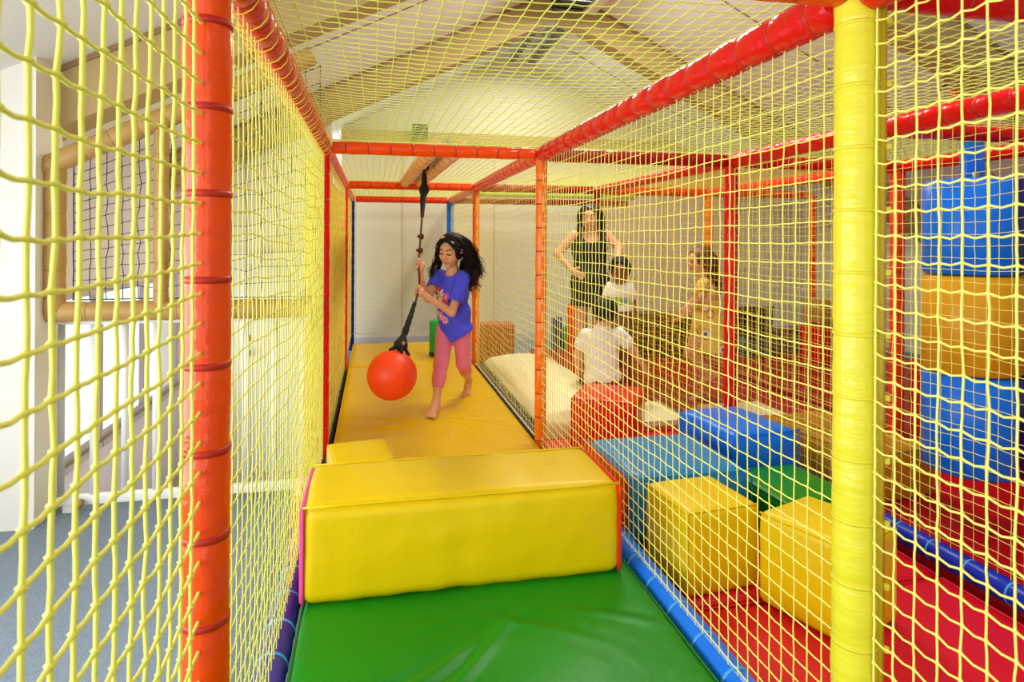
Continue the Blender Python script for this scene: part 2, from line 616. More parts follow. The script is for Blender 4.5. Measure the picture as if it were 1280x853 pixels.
for k, yb in enumerate((3.55, 6.05)):
    for sgn in (-1, 1):
        xe = RIDGE_X + sgn * 4.6
        p = [(RIDGE_X, yb, RIDGE_Z), (xe, yb, roof_z(xe)), (xe, yb, roof_z(xe) - .3), (RIDGE_X, yb, RIDGE_Z - .3)]
        struct(poly_prism('ceiling_beam', p, (0, 0.22, 0), BEAMM, None, p[0]))
        q = [(RIDGE_X, yb - .012, RIDGE_Z - .0), (xe, yb - .012, roof_z(xe) - .0), (xe, yb - .012, roof_z(xe) - .03), (RIDGE_X, yb - .012, RIDGE_Z - .03)]
        struct(poly_prism('ceiling_trim', q, (0, 0.012, 0), mat('trim_brown', (150, 120, 85), 0.7), None, q[0]))
struct(box('ceiling_tie_beam', -0.4, 6.4, 8.2, 8.35, 2.58, 2.72, BEAMM))
# board joints of the ceiling between the rafters
for sgn in (-1, 1):
    for yb in (1.2, 2.4, 4.8, 7.3):
        xe = RIDGE_X + sgn * 4.6
        p = [(RIDGE_X, yb, RIDGE_Z - .002), (xe, yb, roof_z(xe) - .002), (xe, yb + .012, roof_z(xe) - .002), (RIDGE_X, yb + .012, RIDGE_Z - .002)]
        struct(poly_prism('ceiling_joint_trim', p, (0, 0, -0.004), mat('trim_brown', (150, 120, 85), 0.7), None, p[0]))
# back wall boards: shallow battens mark the joints
for x in (0.35, 1.55, 2.75, 3.95, 5.15):
    struct(box('wall_back_trim', x, x + .02, 8.342, 8.35, 0, 2.46, mat('trim_cream', (214, 204, 178), 0.7)))
struct(box('baseboard_back', -0.4, 6.4, 8.33, 8.35, 0.0, 0.1, WALLG))

# landing window wall: piers, sill wall, head wall, glazed windows
xw = -1.75
struct(box('wall_landing_sill', xw - .03, xw, 3.62, 6.4, -0.85, 0.0, WALLM))
struct(box('wall_landing_head', xw - .03, xw, 3.62, 6.4, 1.02, 2.3, WALLM))
wins = [(3.66, 4.62), (4.68, 5.50), (5.56, 6.36)]
prev = 3.62
for y0, y1 in wins + [(6.4, 6.4)]:
    if y0 > prev:
        struct(box('wall_landing_pier', xw - .03, xw, prev, y0, 0.0, 1.02, WALLM))
    prev = y1
for k, (y0, y1) in enumerate(wins):
    w = thing('window_%d' % (k + 1), (xw, (y0 + y1) / 2, 0.0), None, None)
    tag(w, kind='structure')
    t = .035
    box('window_sill', xw - .03, xw + .03, y0 - .02, y1 + .02, -0.02, 0.02, FRAMEM, w)
    for a, b, c, d in ((y0, y0 + t, .02, 1.02), (y1 - t, y1, .02, 1.02), (y0 + t, y1 - t, .02, .02 + t), (y0 + t, y1 - t, 1.02 - t, 1.02)):
        box('window_frame', xw - .025, xw + .004, a, b, c, d, FRAMEM, w)
    box('pane', xw - .016, xw - .012, y0 + t, y1 - t, .02 + t, 1.02 - t, GLASS, w)

# door at the foot of the landing
d = thing('door_1', (-0.8, 6.38, -0.85), None, None)
tag(d, kind='structure')
box('door_leaf', -1.22, -0.42, 6.36, 6.40, -0.85, 1.15, WHITEP, d, .004)
for k in range(9):
    x = -1.19 + k * .083
    box('door_groove', x, x + .075, 6.352, 6.36, -0.80, 1.10, WHITEP, d, .003)
hk = at(317, 437, 6.2)
v = []
kn = thing('door_knob', (0, 0, 0), None, None)
COL.objects.unlink(kn); bpy.data.objects.remove(kn)
def lathe(name, prof, m, parent=None, wpos=(0, 0, 0), axis='z', n=24):
    a = np.arange(n) * 2 * PI / n
    V = np.vstack([np.stack([r * np.cos(a), r * np.sin(a), np.full(n, z)], -1) for r, z in prof])
    if axis == 'y': V = V[:, [0, 2, 1]] * np.array([1, 1, 1])
    if axis == 'x': V = V[:, [2, 1, 0]]
    k = len(prof)
    i, j = np.meshgrid(np.arange(k - 1), np.arange(n), indexing='ij')
    j2 = (j + 1) % n
    Q = np.stack([i * n + j, i * n + j2, (i + 1) * n + j2, (i + 1) * n + j], -1).reshape(-1, 4)
    me = mesh_np(name, V, [Q], m)
    bm = bmesh.new(); bm.from_mesh(me)
    bmesh.ops.recalc_face_normals(bm, faces=bm.faces)
    bm.to_mesh(me); bm.free()
    return new(name, me, parent, wpos)


lathe('door_knob', [(0.0, 0), (.018, 0), (.018, -.04), (.034, -.05), (.038, -.07), (.028, -.088), (0, -.092)], STEEL, d, (hk[0], 6.352, hk[2]), 'y')
box('door_lock', hk[0] - .02, hk[0] + .02, 6.345, 6.352, hk[2] + .1, hk[2] + .16, BRASS, d)
struct(box('trim_door_head', -1.28, -0.36, 6.36, 6.40, 1.15, 1.22, WHITEP))

# lamps on the ridge: two bare strip fittings, and a dark louvred vent box with its white side board
for x in (1.68, 1.95):
    l = thing('strip_lamp', (x, 7.2, 3.6), 'grey louvred strip lamp under the ceiling ridge, %s of the pair' % ('nearer the stair side' if x < 1.8 else 'farther from the stair side'), 'ceiling lamp', 'strip lamps on the ridge')
    box('lamp_tray', x - .05, x + .05, 6.45, 7.95, 3.62, 3.70, GREYP, l, .006)
    for k in range(14):
        box('louvre', x - .048, x + .048, 6.5 + k * .105, 6.515 + k * .105, 3.585, 3.62, STEEL, l)
    box('lamp_stem', x - .012, x + .012, 7.1, 7.13, 3.70, roof_z(x) - .012, STEEL, l)
v = thing('ceiling_vent', (1.86, 5.6, 3.5), 'dark louvred vent box high at the ridge beside a rafter', 'vent')
box('vent_box', 1.66, 1.96, 5.2, 5.95, 3.56, 3.78, BLACKM, v, .01)
for k in range(6):
    box('slat', 1.67, 1.95, 5.24 + k * .12, 5.30 + k * .12, 3.545, 3.56, mat('slat_dark', (60, 58, 55), 0.5), v)
box('side_board', 1.98, 2.10, 5.2, 5.95, 3.55, 3.70, WHITEP, v, .004)
v = thing('wall_vent', (0.55, 8.15, 2.62), 'small black slatted vent fixed to the far tie beam', 'vent')
box('vent_frame', 0.47, 0.66, 8.10, 8.2, 2.62, 2.80, BLACKM, v)
for k in range(5):
    box('slat', 0.48, 0.65, 8.085, 8.1, 2.63 + k * .034, 2.648 + k * .034, mat('slat_grey', (110, 108, 100), 0.5), v)
v = thing('ceiling_fixture', tuple(at(1197, 108, 5.0)), 'small red fixture on a dark bracket below the ceiling', 'fixture')
p = at(1197, 108, 5.0)
lathe('fixture_body', [(0, .0), (.05, .0), (.062, .03), (.062, .13), (.045, .16), (0, .165)], V_RED, v, tuple(p - np.array([0, 0, .08])), n=16)  # plain red body, use of the fixture not identified
tube('bracket', [p + [0, 0, .08], p + [0, 0, roof_z(p[0]) - p[2] + .02]], .008, BLACKM, v, tuple(p))
tube('bracket', [p + [0, 0, .08], p + [-.16, 0, .0], p + [-.2, 0, -.08]], .008, BLACKM, v, tuple(p))

# stair railing: bottom rail and round bars
rl = thing('stair_railing', (-0.9, 3.55, 0), 'white metal railing of upright bars at the head of the stairs', 'railing')
box('bottom_rail', -1.53, -0.32, 3.53, 3.57, 0.03, 0.075, WHITEP, rl, .004)
box('top_rail', -1.53, -0.32, 3.535, 3.565, 0.92, 0.95, WHITEP, rl, .004)
for k in range(9):
    x = -1.50 + k * .142
    tube('bar', [(x, 3.55, .07), (x, 3.55, .925)], .0155, WHITEP if k else GREYP, rl, (x, 3.55, .07), 12)
for x in (-1.46, -0.38):
    box('foot', x - .02, x + .02, 3.52, 3.58, 0.0, 0.03, WHITEP, rl)
lathe('latch_knob', [(0, 0), (.012, 0), (.012, -.02), (.022, -.03), (.022, -.045), (0, -.05)], BRASS, rl, (-1.40, 3.53, .05), 'y', 14)

# tan padded frame around the stair opening
TIE_TAN = mat('tie_tan', (180, 135, 70), 0.5)
G = 'tan padded frame of the stair opening'
padded('padded_post', (-1.50, 3.47, 0.99), (-1.50, 3.47, 1.70), .05, V_TAN, TIE_TAN, 'tan padded post against the white pillar beside the stair net', 'post', G)
padded('padded_post', (-1.03, 3.47, 1.02), (-1.03, 3.47, 1.93), .035, V_TAN, TIE_TAN, 'slim tan padded post in the middle of the green stair net', 'post', G)
padded('padded_rail', (-1.56, 3.48, 0.99), (-0.31, 3.48, 0.99), .05, V_TAN, TIE_TAN, 'tan padded rail level above the white stair railing', 'rail', G)
padded('padded_rail', (-1.55, 3.46, 1.68), (-0.31, 3.46, 2.30), .05, V_TAN, TIE_TAN, 'tan padded rail sloping up under the rafter by the stairs', 'rail', G)
net('stair_net', (-1.44, 3.528, 1.045), (1.16, 0, 0), (0, 0, .66), 16, 14, .0026, NETG, 'dark green knotted net in the tan frame above the stair railing', None, jit=.005, W2=(0, 0, 1.22), rope=.003, seed=5)

# ================================================================== play frame: posts, rails and pipes
X0, X1, X2, X3, X4 = -0.26, 0.94, 2.14, 3.34, 4.54
Y1, Y2, Y3, Y4 = 1.1, 3.55, 5.95, 8.0
ZT = 1.84
R_ = .040
GP = 'padded posts of the play frame'
padded('padded_post', (X0, Y1, 0.0), (X0, Y1, ZT), .037, V_ORA, TIE_RED, 'bright orange padded post with red straps, closest to the camera on the stair side', 'post', GP, wide=.011, pinch=.06)
yp, ytz = padded('padded_post', (X1, Y1, 0.0), (X1, Y1, ZT), .043, V_POSTY, TIE_YEL, 'lemon yellow padded post with cable ties in front of the yellow foam cubes', 'post', GP, wide=.007, pinch=.05, pitch=.122)
# the yellow sleeve's mustard closing flap and the tie heads along it
fa = math.radians(-48)
fl = box_me('sleeve_flap', (.012, .026, ZT - .02), V_FLAP, .003, 2, rz=fa, centre=(.044 * math.cos(fa), .044 * math.sin(fa), ZT / 2))
o = bpy.data.objects.new('sleeve_flap', fl); COL.objects.link(o); o.parent = yp
o.rotation_mode = 'QUATERNION'; o.rotation_quaternion = yp.rotation_quaternion.inverted()
o['label'] = 'mustard closing flap of the yellow sleeve'
th = box_me('tie_head', (.014, .010, .012), TIE_YEL, .002, 1, rz=fa, centre=(.053 * math.cos(fa), .053 * math.sin(fa), 0))
for z in ytz:
    t = bpy.data.objects.new('tie_head', th); COL.objects.link(t); t.parent = yp
    t.rotation_mode = 'QUATERNION'; t.rotation_quaternion = yp.rotation_quaternion.inverted()
    t.location = (0, 0, z)
padded('padded_post', (X0, Y2, 0), (X0, Y2, ZT), .031, V_RED, TIE_RED, 'red padded post at the stair railing, behind the yellow vault block', 'post', GP)
padded('padded_post', (X1, Y2, 0), (X1, Y2, ZT), .034, V_ORA2, TIE_RED, 'light orange padded post at the near end of the white cushion', 'post', GP)
padded('padded_post', (X0, Y3, 0), (X0, Y3, ZT), .036, V_RORA, TIE_RED, 'red-orange padded post at the mat joint beside the yellow panel', 'post', GP)
padded('padded_post', (X1, Y3, 0), (X1, Y3, ZT), .034, V_ORA2, TIE_ORA, 'slim light orange padded post just behind the girl in blue', 'post', GP)
padded('padded_post', (X0, Y4, 0), (X0, Y4, ZT), .035, V_NAVY, TIE_NAVY, 'dark navy padded post in the far corner of the yellow lane', 'post', GP)
padded('padded_post', (X1, Y4, 0), (X1, Y4, ZT), .046, V_BLU, TIE_BLUE, 'bright blue padded post rising behind the girl\'s head', 'post', GP)
padded('padded_post', (X2, Y2, 0), (X2, Y2, ZT), .040, V_RED, TIE_RED, 'glossy red padded post behind the blue foam pads', 'post', GP)
padded('padded_post', (X3, Y2, 0), (X3, Y2, ZT), .044, V_RORA, TIE_RED, 'red-orange padded post beside the hanging blue and yellow roller', 'post', GP)
padded('padded_post', (X2, Y3, 0), (X2, Y3, ZT), .034, V_DRED, TIE_RED, 'dark red padded post beside the dark-haired woman\'s head', 'post', GP)
padded('padded_post', (X3, Y3, 0), (X3, Y3, ZT), .040, V_ORA2, TIE_ORA, 'orange padded post seen above the long-haired child in the floral dress', 'post', GP)
padded('padded_post', (X4, Y3, 0), (X4, Y3, ZT), .036, V_RORA, TIE_RED, 'red-orange padded post by the grey bench, left of the lemon yellow post', 'post', GP)

GR = 'padded top rails of the play frame'
def rail(x0, y0, x1, y1, m, tie, label, r=R_, z=ZT, pitch=.135):
    ax = np.array([x1 - x0, y1 - y0, 0.0]); ax /= np.linalg.norm(ax)
    g = .042
    return padded('padded_rail', (x0 + ax[0] * g, y0 + ax[1] * g, z), (x1 - ax[0] * g, y1 - ax[1] * g, z), r, m, tie, label, 'rail', GR, pitch=pitch)


rail(X0, -0.9, X0, Y1, V_RED, TIE_RED, 'red padded top rail running overhead past the camera on the stair side')
rail(X0, Y1, X0, Y2, V_RED, TIE_RED, 'red padded top rail laced with net between the orange post and the red post')
rail(X0, Y2, X0, Y3, V_RORA, TIE_RED, 'red-orange padded top rail above the yellow panel')
rail(X0, Y3, X0, Y4, V_ORA2, TIE_ORA, 'orange padded top rail ending at the navy corner post')
rail(X1, -0.9, X1, Y1, V_RED, TIE_RED, 'red padded top rail passing the camera above the open side', r=.045)
rail(X1, Y1, X1, Y2, V_RED, TIE_RED, 'bright red padded top rail running from the lemon yellow post to the light orange post', r=.046)
rail(X1, Y2, X1, Y3, V_RORA, TIE_RED, 'salmon red padded top rail above the white cushion', r=.044)
rail(X1, Y3, X1, Y4, V_ORA2, TIE_ORA, 'orange padded top rail ending at the bright blue post')
rail(X2, 0.3, X2, Y2, V_RED, TIE_RED, 'red padded top rail over the edge between cubes and roller bay', r=.042)
rail(X2, Y2, X2, Y3, V_RED, TIE_RED, 'red padded top rail running back above the woman in black')
rail(X3, 0.3, X3, Y2, V_RED, TIE_RED, 'red padded top rail on the far side of the hanging roller')
rail(X3, Y2, X3, Y3, V_RORA, TIE_RED, 'red-orange padded top rail far back above the floral dress')
GR = 'padded cross rails of the play frame'
rail(X0, Y1, X1, Y1, V_ORA, TIE_RED, 'orange padded cross rail overhead between the orange and yellow front posts', z=ZT + .014)
rail(X1, Y1, 3.3, Y1, V_RED, TIE_RED, 'red padded cross rail starting at the top of the lemon yellow post', r=.040, z=ZT + .018)
rail(X0, Y2, X1, Y2, V_ORA, TIE_RED, 'orange padded cross rail nearest above the yellow lane', r=.034, pitch=.118)
rail(X1, Y2, X2, Y2, V_DRED, TIE_RED, 'dark red padded cross rail between the light orange and glossy red posts')
rail(X2, Y2, X3, Y2, V_RED, TIE_RED, 'red padded cross rail between the glossy red and red-orange posts')
rail(X0, Y3, X1, Y3, V_ORA, TIE_RED, 'orange padded cross rail second above the lane, under the swing track', r=.036, pitch=.118)
rail(X1, Y3, X2, Y3, V_DRED, TIE_RED, 'dark red padded cross rail over the woman\'s bay')
rail(X2, Y3, X3, Y3, V_RORA, TIE_ORA, 'red-orange padded cross rail behind the child in the floral dress')
rail(X3, Y3, X4, Y3, V_RORA, TIE_ORA, 'red-orange padded cross rail above the grey bench')
rail(X0, Y4, X1, Y4, V_RORA, TIE_RED, 'red-orange padded cross rail farthest down the lane before the white wall', pitch=.118)
rail(X1, Y4, X3, Y4, V_DRED, TIE_RED, 'dark red padded cross rail against the far wall beyond the cushion')
rail(X2, 2.35, X3, 2.35, V_RED, TIE_RED, 'short red padded cross rail that carries the blue and yellow roller')
padded('padded_rail', (X1 + .05, 7.85, ZT + .09), (X3, 7.85, ZT + .09), .05, V_LIME, TIE_YEL, 'pale lime padded rail above the far dark red rail', 'rail')

# two peach track rails with the steel track between them
GT = 'peach padded rails of the swing track'
padded('padded_rail', (0.335, Y2 + .05, ZT + .03), (0.275, Y3 - .05, ZT + .03), .047, V_PEACH, TIE_ORA, 'peach padded track rail on the stair side of the ball swing', 'rail', GT, pitch=.2)
padded('padded_rail', (0.475, Y2 + .05, ZT + .03), (0.415, Y3 - .05, ZT + .03), .047, V_PEACH, TIE_ORA, 'peach padded track rail on the cushion side of the ball swing', 'rail', GT, pitch=.2)
tr = thing('swing_track', (0.375, 4.7, ZT + .06), 'dark steel track with trolley slot between the two peach rails', 'track')
for s in (-1, 1):
    o = poly_prism('track_flange', [(.405 + s * .012 - .008, Y2 + .05, ZT + .03), (.405 + s * .012 + .008, Y2 + .05, ZT + .03), (.345 + s * .012 + .008, Y3 - .05, ZT + .03), (.345 + s * .012 - .008, Y3 - .05, ZT + .03)], (0, 0, .05), STEEL, tr, (.375, 4.7, ZT + .06))

GB = 'padded ground pipes of the play frame'
padded('padded_pipe', (X1 + .012, 0.35, 0.165), (X1 + .012, 2.62, 0.165), .047, V_BLU, TIE_BLUE, 'bright blue padded pipe along the green mat on the cube side', 'pipe', GB, pitch=.16, wide=.010, pinch=.04)
padded('padded_pipe', (X0 - .01, 0.35, 0.165), (X0 - .01, 2.62, 0.165), .045, V_PURP, TIE_BLUE, 'purple-blue padded pipe along the green mat on the stair side', 'pipe', GB, pitch=.16, wide=.010, pinch=.04)
padded('padded_pipe', (X0 - .005, 2.66, 0.15), (X0 - .005, Y3 - .06, 0.15), .035, V_NAVY, TIE_NAVY, 'thin navy padded pipe beside the yellow lane on the stair side', 'pipe', GB)
padded('padded_pipe', (X1 + .02, Y2 + .06, 0.15), (X1 + .02, Y3 - .06, 0.15), .035, V_NAVY, TIE_NAVY, 'thin navy padded pipe between the yellow lane and the white cushion', 'pipe', GB)
padded('padded_pipe', (X2, 0.9, 0.15), (X2, Y2 - .06, 0.15), .042, V_PIPE, TIE_BLUE, 'deep blue padded pipe on the red floor below the roller', 'pipe', GB, pitch=.16)

# ================================================================== nets
CELL = .0455
nz = 36
net('safety_net', (X0, -0.1, 0.16), (0, 1.17, 0), (0, 0, 1.66), 26, nz, .0026, NETF, 'yellow knotted net closest to the camera, before the bright orange post', 'knotted safety nets', sides=7, knot=2.2, droop=.002, sag=.01, bulge=-.01, wave=.005, seed=3)
net('safety_net', (X0, Y1 + .05, 0.16), (0, Y2 - Y1 - .08, 0), (0, 0, 1.66), 52, nz, .0017, NETF, 'yellow knotted net between the orange post and the red post at the stairs', 'knotted safety nets', sides=5, bulge=.012, wave=.012, seed=4,
    lace=[((X0, Y1 + .05, ZT - .008), (X0, Y2 - .05, ZT - .008), .042, .085)],
    wavef=lambda u, v: .035 * np.exp(-((u - .93) / .05) ** 2) * np.exp(-((v - .62) / .22) ** 2) - .05 * np.exp(-((u - .45) / .3) ** 2) * 4 * v * (1 - v) * .5)
net('safety_net', (X0 + .01, Y2 + .05, 0.19), (0, Y3 - Y2 - .08, 0), (0, 0, 1.62), 50, 24, .0018, NETM, 'yellow knotted net in front of the solid yellow panel', 'knotted safety nets', wave=.02, sag=.03, seed=6)
net('safety_net', (X0, Y3 + .05, 0.19), (0, Y4 - Y3 - .08, 0), (0, 0, 1.62), 40, 26, .0016, NETM, 'yellow knotted net leading to the navy corner post', 'knotted safety nets', seed=7)
net('safety_net', (X1, 0.15, 0.18), (0, .9, 0), (0, 0, 1.64), 20, nz, .0021, NETM, 'pale yellow net with wide near meshes before the lemon yellow post', 'knotted safety nets', sides=7, knot=2.5, droop=.005, rope=.002, wave=.004, bulge=.008, sag=.010, seed=8)
net('safety_net', (X1, Y1 + .05, 0.18), (0, Y2 - Y1 - .08, 0), (0, 0, 1.62), 52, nz, .0018, NETM, 'yellow knotted net in front of the foam cubes and blue pads', 'knotted safety nets', sides=5, wave=.004, bulge=-.01, sag=.012, seed=9)
net('safety_net', (X1, Y2 + .05, 0.19), (0, Y3 - Y2 - .08, 0), (0, 0, 1.62), 50, 34, .0015, NETM, 'yellow knotted net hanging in waves beside the white cushion', 'knotted safety nets', wave=.012, sag=.03, seed=10)
net('safety_net', (X1, Y3 + .05, 0.19), (0, Y4 - Y3 - .08, 0), (0, 0, 1.62), 40, 30, .0015, NETM, 'yellow knotted net behind the girl leading to the bright blue post', 'knotted safety nets', wave=.01, seed=12)
net('safety_net', (X2, Y1 - .3, 0.17), (0, Y2 - Y1 + .26, 0), (0, 0, 1.62), 58, nz, .0014, NETM, 'yellow knotted net dividing the cube bay from the roller bay', 'knotted safety nets', wave=.01, seed=13)
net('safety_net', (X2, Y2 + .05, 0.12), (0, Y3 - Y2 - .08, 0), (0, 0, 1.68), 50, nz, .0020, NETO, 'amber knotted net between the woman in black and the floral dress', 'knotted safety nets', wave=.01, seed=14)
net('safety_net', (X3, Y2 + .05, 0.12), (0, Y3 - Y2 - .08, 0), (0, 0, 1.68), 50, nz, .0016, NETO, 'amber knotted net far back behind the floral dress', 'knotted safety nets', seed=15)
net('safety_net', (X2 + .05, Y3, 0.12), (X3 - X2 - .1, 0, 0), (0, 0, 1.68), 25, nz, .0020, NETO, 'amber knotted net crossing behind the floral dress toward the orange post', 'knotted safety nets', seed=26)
net('safety_net', (X0 + .05, Y4, 0.2), (X1 - X0 - .1, 0, 0), (0, 0, 1.6), 22, 30, .0018, NETW, 'cream knotted net closing the far end of the lane', 'knotted safety nets', seed=16)
GN = 'knotted roof nets'
zt = ZT + .035
net('roof_net', (X0, -0.3, zt), (X1 - X0, 0, 0), (0, Y2 + .27, 0), 27, 84, .0017, NETL, 'lime net roof over the near half of the lane, under the ceiling vent', GN, sag=.03, wave=.006, seed=17)
net('roof_net', (X0, Y2 + .04, zt), (X1 - X0, 0, 0), (0, Y3 - Y2 - .08, 0), 28, 50, .0015, NETL, 'lime net roof around the swing track', GN, sag=.0, seed=18)
net('roof_net', (X0, Y3 + .04, zt), (X1 - X0, 0, 0), (0, Y4 - Y3 - .08, 0), 24, 40, .0017, NETL, 'lime net roof at the far end of the lane', GN, seed=19)
net('roof_net', (X1, 0.3, zt), (X2 - X1, 0, 0), (0, Y2 - .34, 0), 24, 66, .0015, NETL, 'yellow net roof above the foam cubes', GN, sag=.02, seed=20)
net('roof_net', (X1, Y2 + .04, zt), (X2 - X1, 0, 0), (0, Y3 - Y2 - .08, 0), 24, 48, .0015, NETL, 'yellow net roof above the woman in black', GN, sag=.02, seed=21)
net('roof_net', (X2, 0.6, zt), (X3 - X2, 0, 0), (0, Y2 - .64, 0), 24, 60, .0015, NETL, 'yellow net roof above the hanging roller', GN, sag=.02, seed=22)
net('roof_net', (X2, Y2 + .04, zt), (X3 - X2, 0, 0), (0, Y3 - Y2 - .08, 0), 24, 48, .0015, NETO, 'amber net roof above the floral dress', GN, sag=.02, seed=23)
# dark shreds of net tucked under the lane's edges
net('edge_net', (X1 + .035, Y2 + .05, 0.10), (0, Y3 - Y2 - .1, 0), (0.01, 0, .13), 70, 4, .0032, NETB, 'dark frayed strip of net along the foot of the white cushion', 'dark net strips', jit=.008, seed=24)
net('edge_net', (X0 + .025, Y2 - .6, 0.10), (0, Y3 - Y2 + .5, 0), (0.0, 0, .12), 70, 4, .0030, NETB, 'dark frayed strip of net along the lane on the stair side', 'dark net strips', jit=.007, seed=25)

# ================================================================== mats and foam shapes
def mat_slab(name, x0, x1, y0, y1, z0, z1, m, label, creases, nx=70, ny=150, cat='mat', group=None, pip=None):
    """thin padded mat with a creased top skin, rounded rim"""
    xs = np.linspace(x0, x1, nx); ys = np.linspace(y0, y1, ny)
    X, Y = np.meshgrid(xs, ys, indexing='ij')
    Z = np.full(X.shape, z1)
    for (cx, cy, ang, amp, wid, ln) in creases:
        dx, dy = X - cx, Y - cy
        al = dx * math.cos(ang) + dy * math.sin(ang)
        pe = -dx * math.sin(ang) + dy * math.cos(ang) + .02 * np.sin(al * 9 + cx * 7)
        fal = np.where(al > 0, np.exp(-(al / ln) ** 2) * np.minimum(1, al / .12) ** 1.5, 0)
        Z = Z + amp * fal * (np.exp(-(pe / wid) ** 2) - .6 * np.exp(-((pe - 1.6 * wid) / (1.3 * wid)) ** 2))
    rg = np.random.default_rng(len(label))
    for k in range(8):
        fx, fy, ph = rg.normal(0, 7), rg.normal(0, 7), rg.uniform(0, 6)
        Z = Z + .0007 * np.sin(X * fx + Y * fy + ph)
    ed = np.minimum(np.minimum(X - x0, x1 - X), np.minimum(Y - y0, y1 - Y))
    Z = Z - .012 * np.exp(-(ed / .012))
    V = [np.stack([X, Y, Z], -1).reshape(-1, 3)]
    idx = np.arange(nx * ny).reshape(nx, ny)
    Q = [np.stack([idx[:-1, :-1], idx[1:, :-1], idx[1:, 1:], idx[:-1, 1:]], -1).reshape(-1, 4)]
    rim = np.concatenate([idx[:, 0], idx[-1, 1:], idx[::-1, -1][1:], idx[0, ::-1][1:-1]])
    low = V[0][rim].copy(); low[:, 2] = z0
    o0 = nx * ny
    V.append(low)
    k = np.arange(len(rim)); k2 = (k + 1) % len(rim)
    Q.append(np.stack([rim[k], o0 + k, o0 + k2, rim[k2]], -1))
    V = np.vstack(V)
    c = np.array([(x0 + x1) / 2, (y0 + y1) / 2, z0])
    o = new(name, mesh_np(name, V - c, [np.vstack(Q)], m), None, c)
    tag(o, label, cat, group)
    e = .004
    P = [(x0 + e, y0 + e, z1 - .008), (x1 - e, y0 + e, z1 - .008), (x1 - e, y1 - e, z1 - .008), (x0 + e, y1 - e, z1 - .008), (x0 + e, y0 + e, z1 - .008)]
    P = np.vstack([np.linspace(P[i], P[i + 1], 12)[:-1] for i in range(4)] + [P[-1:]])
    tube('edge_piping', P, .005, pip or m, o, c, 6)
    return o


ff, bf = (0.386, 4.10), (0.66, 4.72)
cre = []
for a, am, ln in ((-2.85, .009, .55), (-2.55, .007, .5), (-2.2, .006, .4), (-1.5, .006, .35), (-.95, .007, .45), (-.5, .009, .6), (-.15, .008, .6), (.35, .006, .45), (2.85, .007, .5), (1.1, .006, .5)):
    cre.append((ff[0], ff[1], a, am * 1.5, .016, ln))
for a, am, ln in ((-.3, .006, .3), (.25, .006, .3), (-2.6, .006, .4), (2.9, .006, .4), (-1.2, .005, .3)):
    cre.append((bf[0], bf[1], a, am * 1.5, .015, ln))
for k in range(14):
    cre.append((random.uniform(-.2, .9), random.uniform(2.7, 5.8), random.uniform(-.5, .5) + random.choice([0, PI]), random.uniform(.003, .006), .014, random.uniform(.15, .4)))
mat_slab('floor_mat', -0.215, 0.905, 2.50, 5.90, 0.0, 0.2, V_MAT, 'long creased golden yellow mat under the girl\'s feet', cre, 90, 240)
mat_slab('floor_mat', -0.215, 0.905, 5.915, 7.25, 0.0, 0.2, V_MAT, 'golden yellow mat at the far end of the lane before the white wall', [(.1, 6.4, .2, .004, .02, .5), (.6, 6.9, 2.9, .004, .02, .5)], 40, 60)
gc = [(x, y, a_, am * 1.7, w_, l_) for x, y, a_, am, w_, l_ in [(-.12, 1.55, .55, .007, .018, .5), (.15, 1.62, .75, .007, .018, .38), (.3, 1.95, -.6, .005, .02, .3), (.55, 1.9, -.35, .005, .018, .35), (.5, 1.3, 1.2, .003, .012, .2), (.62, 1.35, .9, .003, .012, .2), (.05, 1.9, .3, .005, .02, .3), (-.1, 1.2, .9, .004, .02, .3)]]
mat_slab('floor_mat', -0.215, 0.892, 0.35, 2.485, 0.0, 0.2, V_GRN, 'bright green mat in front of the yellow vault block', gc, 80, 150, pip=V_DGRN)
RG = 'red floor mats'
mat_slab('floor_mat', 1.005, 2.09, 0.3, 2.0, 0.0, 0.1, V_MRED, 'bright red mat below the two foam cubes', [(1.4, 1.5, .4, .003, .02, .4)], 40, 50, group=RG)
mat_slab('floor_mat', 1.005, 2.09, 2.01, 3.9, 0.0, 0.1, V_MRED, 'dark red mat under the blue pads', [], 30, 40, group=RG)
mat_slab('floor_mat', 2.19, 3.29, 0.5, 2.2, 0.0, 0.1, V_MRED, 'crimson mat by the deep blue pipe, nearest on the roller side', [(2.5, 1.7, .8, .004, .03, .5), (2.8, 1.6, 1.0, .003, .03, .4)], 40, 50, group=RG)
mat_slab('floor_mat', 2.19, 3.29, 2.21, 3.9, 0.0, 0.1, V_MRED, 'crimson mat below the hanging roller', [(2.6, 2.6, .8, .003, .03, .4)], 40, 40, group=RG)
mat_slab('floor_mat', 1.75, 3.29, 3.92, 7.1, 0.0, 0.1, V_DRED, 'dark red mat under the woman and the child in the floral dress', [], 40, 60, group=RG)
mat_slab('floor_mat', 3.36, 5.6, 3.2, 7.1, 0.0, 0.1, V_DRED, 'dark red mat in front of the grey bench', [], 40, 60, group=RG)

# yellow vault block across the lane: coloured end panels, stitched front edge
bx, by = .312, 2.275
b = foam('vault_block', bx, by, .2, 1.056, .40, .315, V_YEL, 0, r=.040, puff=.012, wr=.0032, n=36, seed=3, top_shift=(0, .0))
tag(b, 'large yellow vinyl vault block lying across the lane on the green mat', 'foam block')
for s, m, nm in ((-1, V_PINK, 'pink end panel'), (1, V_RORA, 'red-orange end panel')):
    V, Q = foam_arrays(.016, .385, .295, r=.007, puff=.003, wr=0, n=12)
    p = new('end_panel', mesh_np('end_panel', V, [Q], m), b, (bx + s * .526, by, .21))
    p['label'] = nm
foam_seams(b, bx, by, .2, 1.058, .40, .317, 0, V_YEL, [((-1, -1, 1), (1, -1, 1)), ((-1, 1, 1), (1, 1, 1))])
foam_seams(b, bx, by, .2, 1.058, .40, .317, 0, V_PINK, [((-1, -1, 0), (-1, -1, 1))])
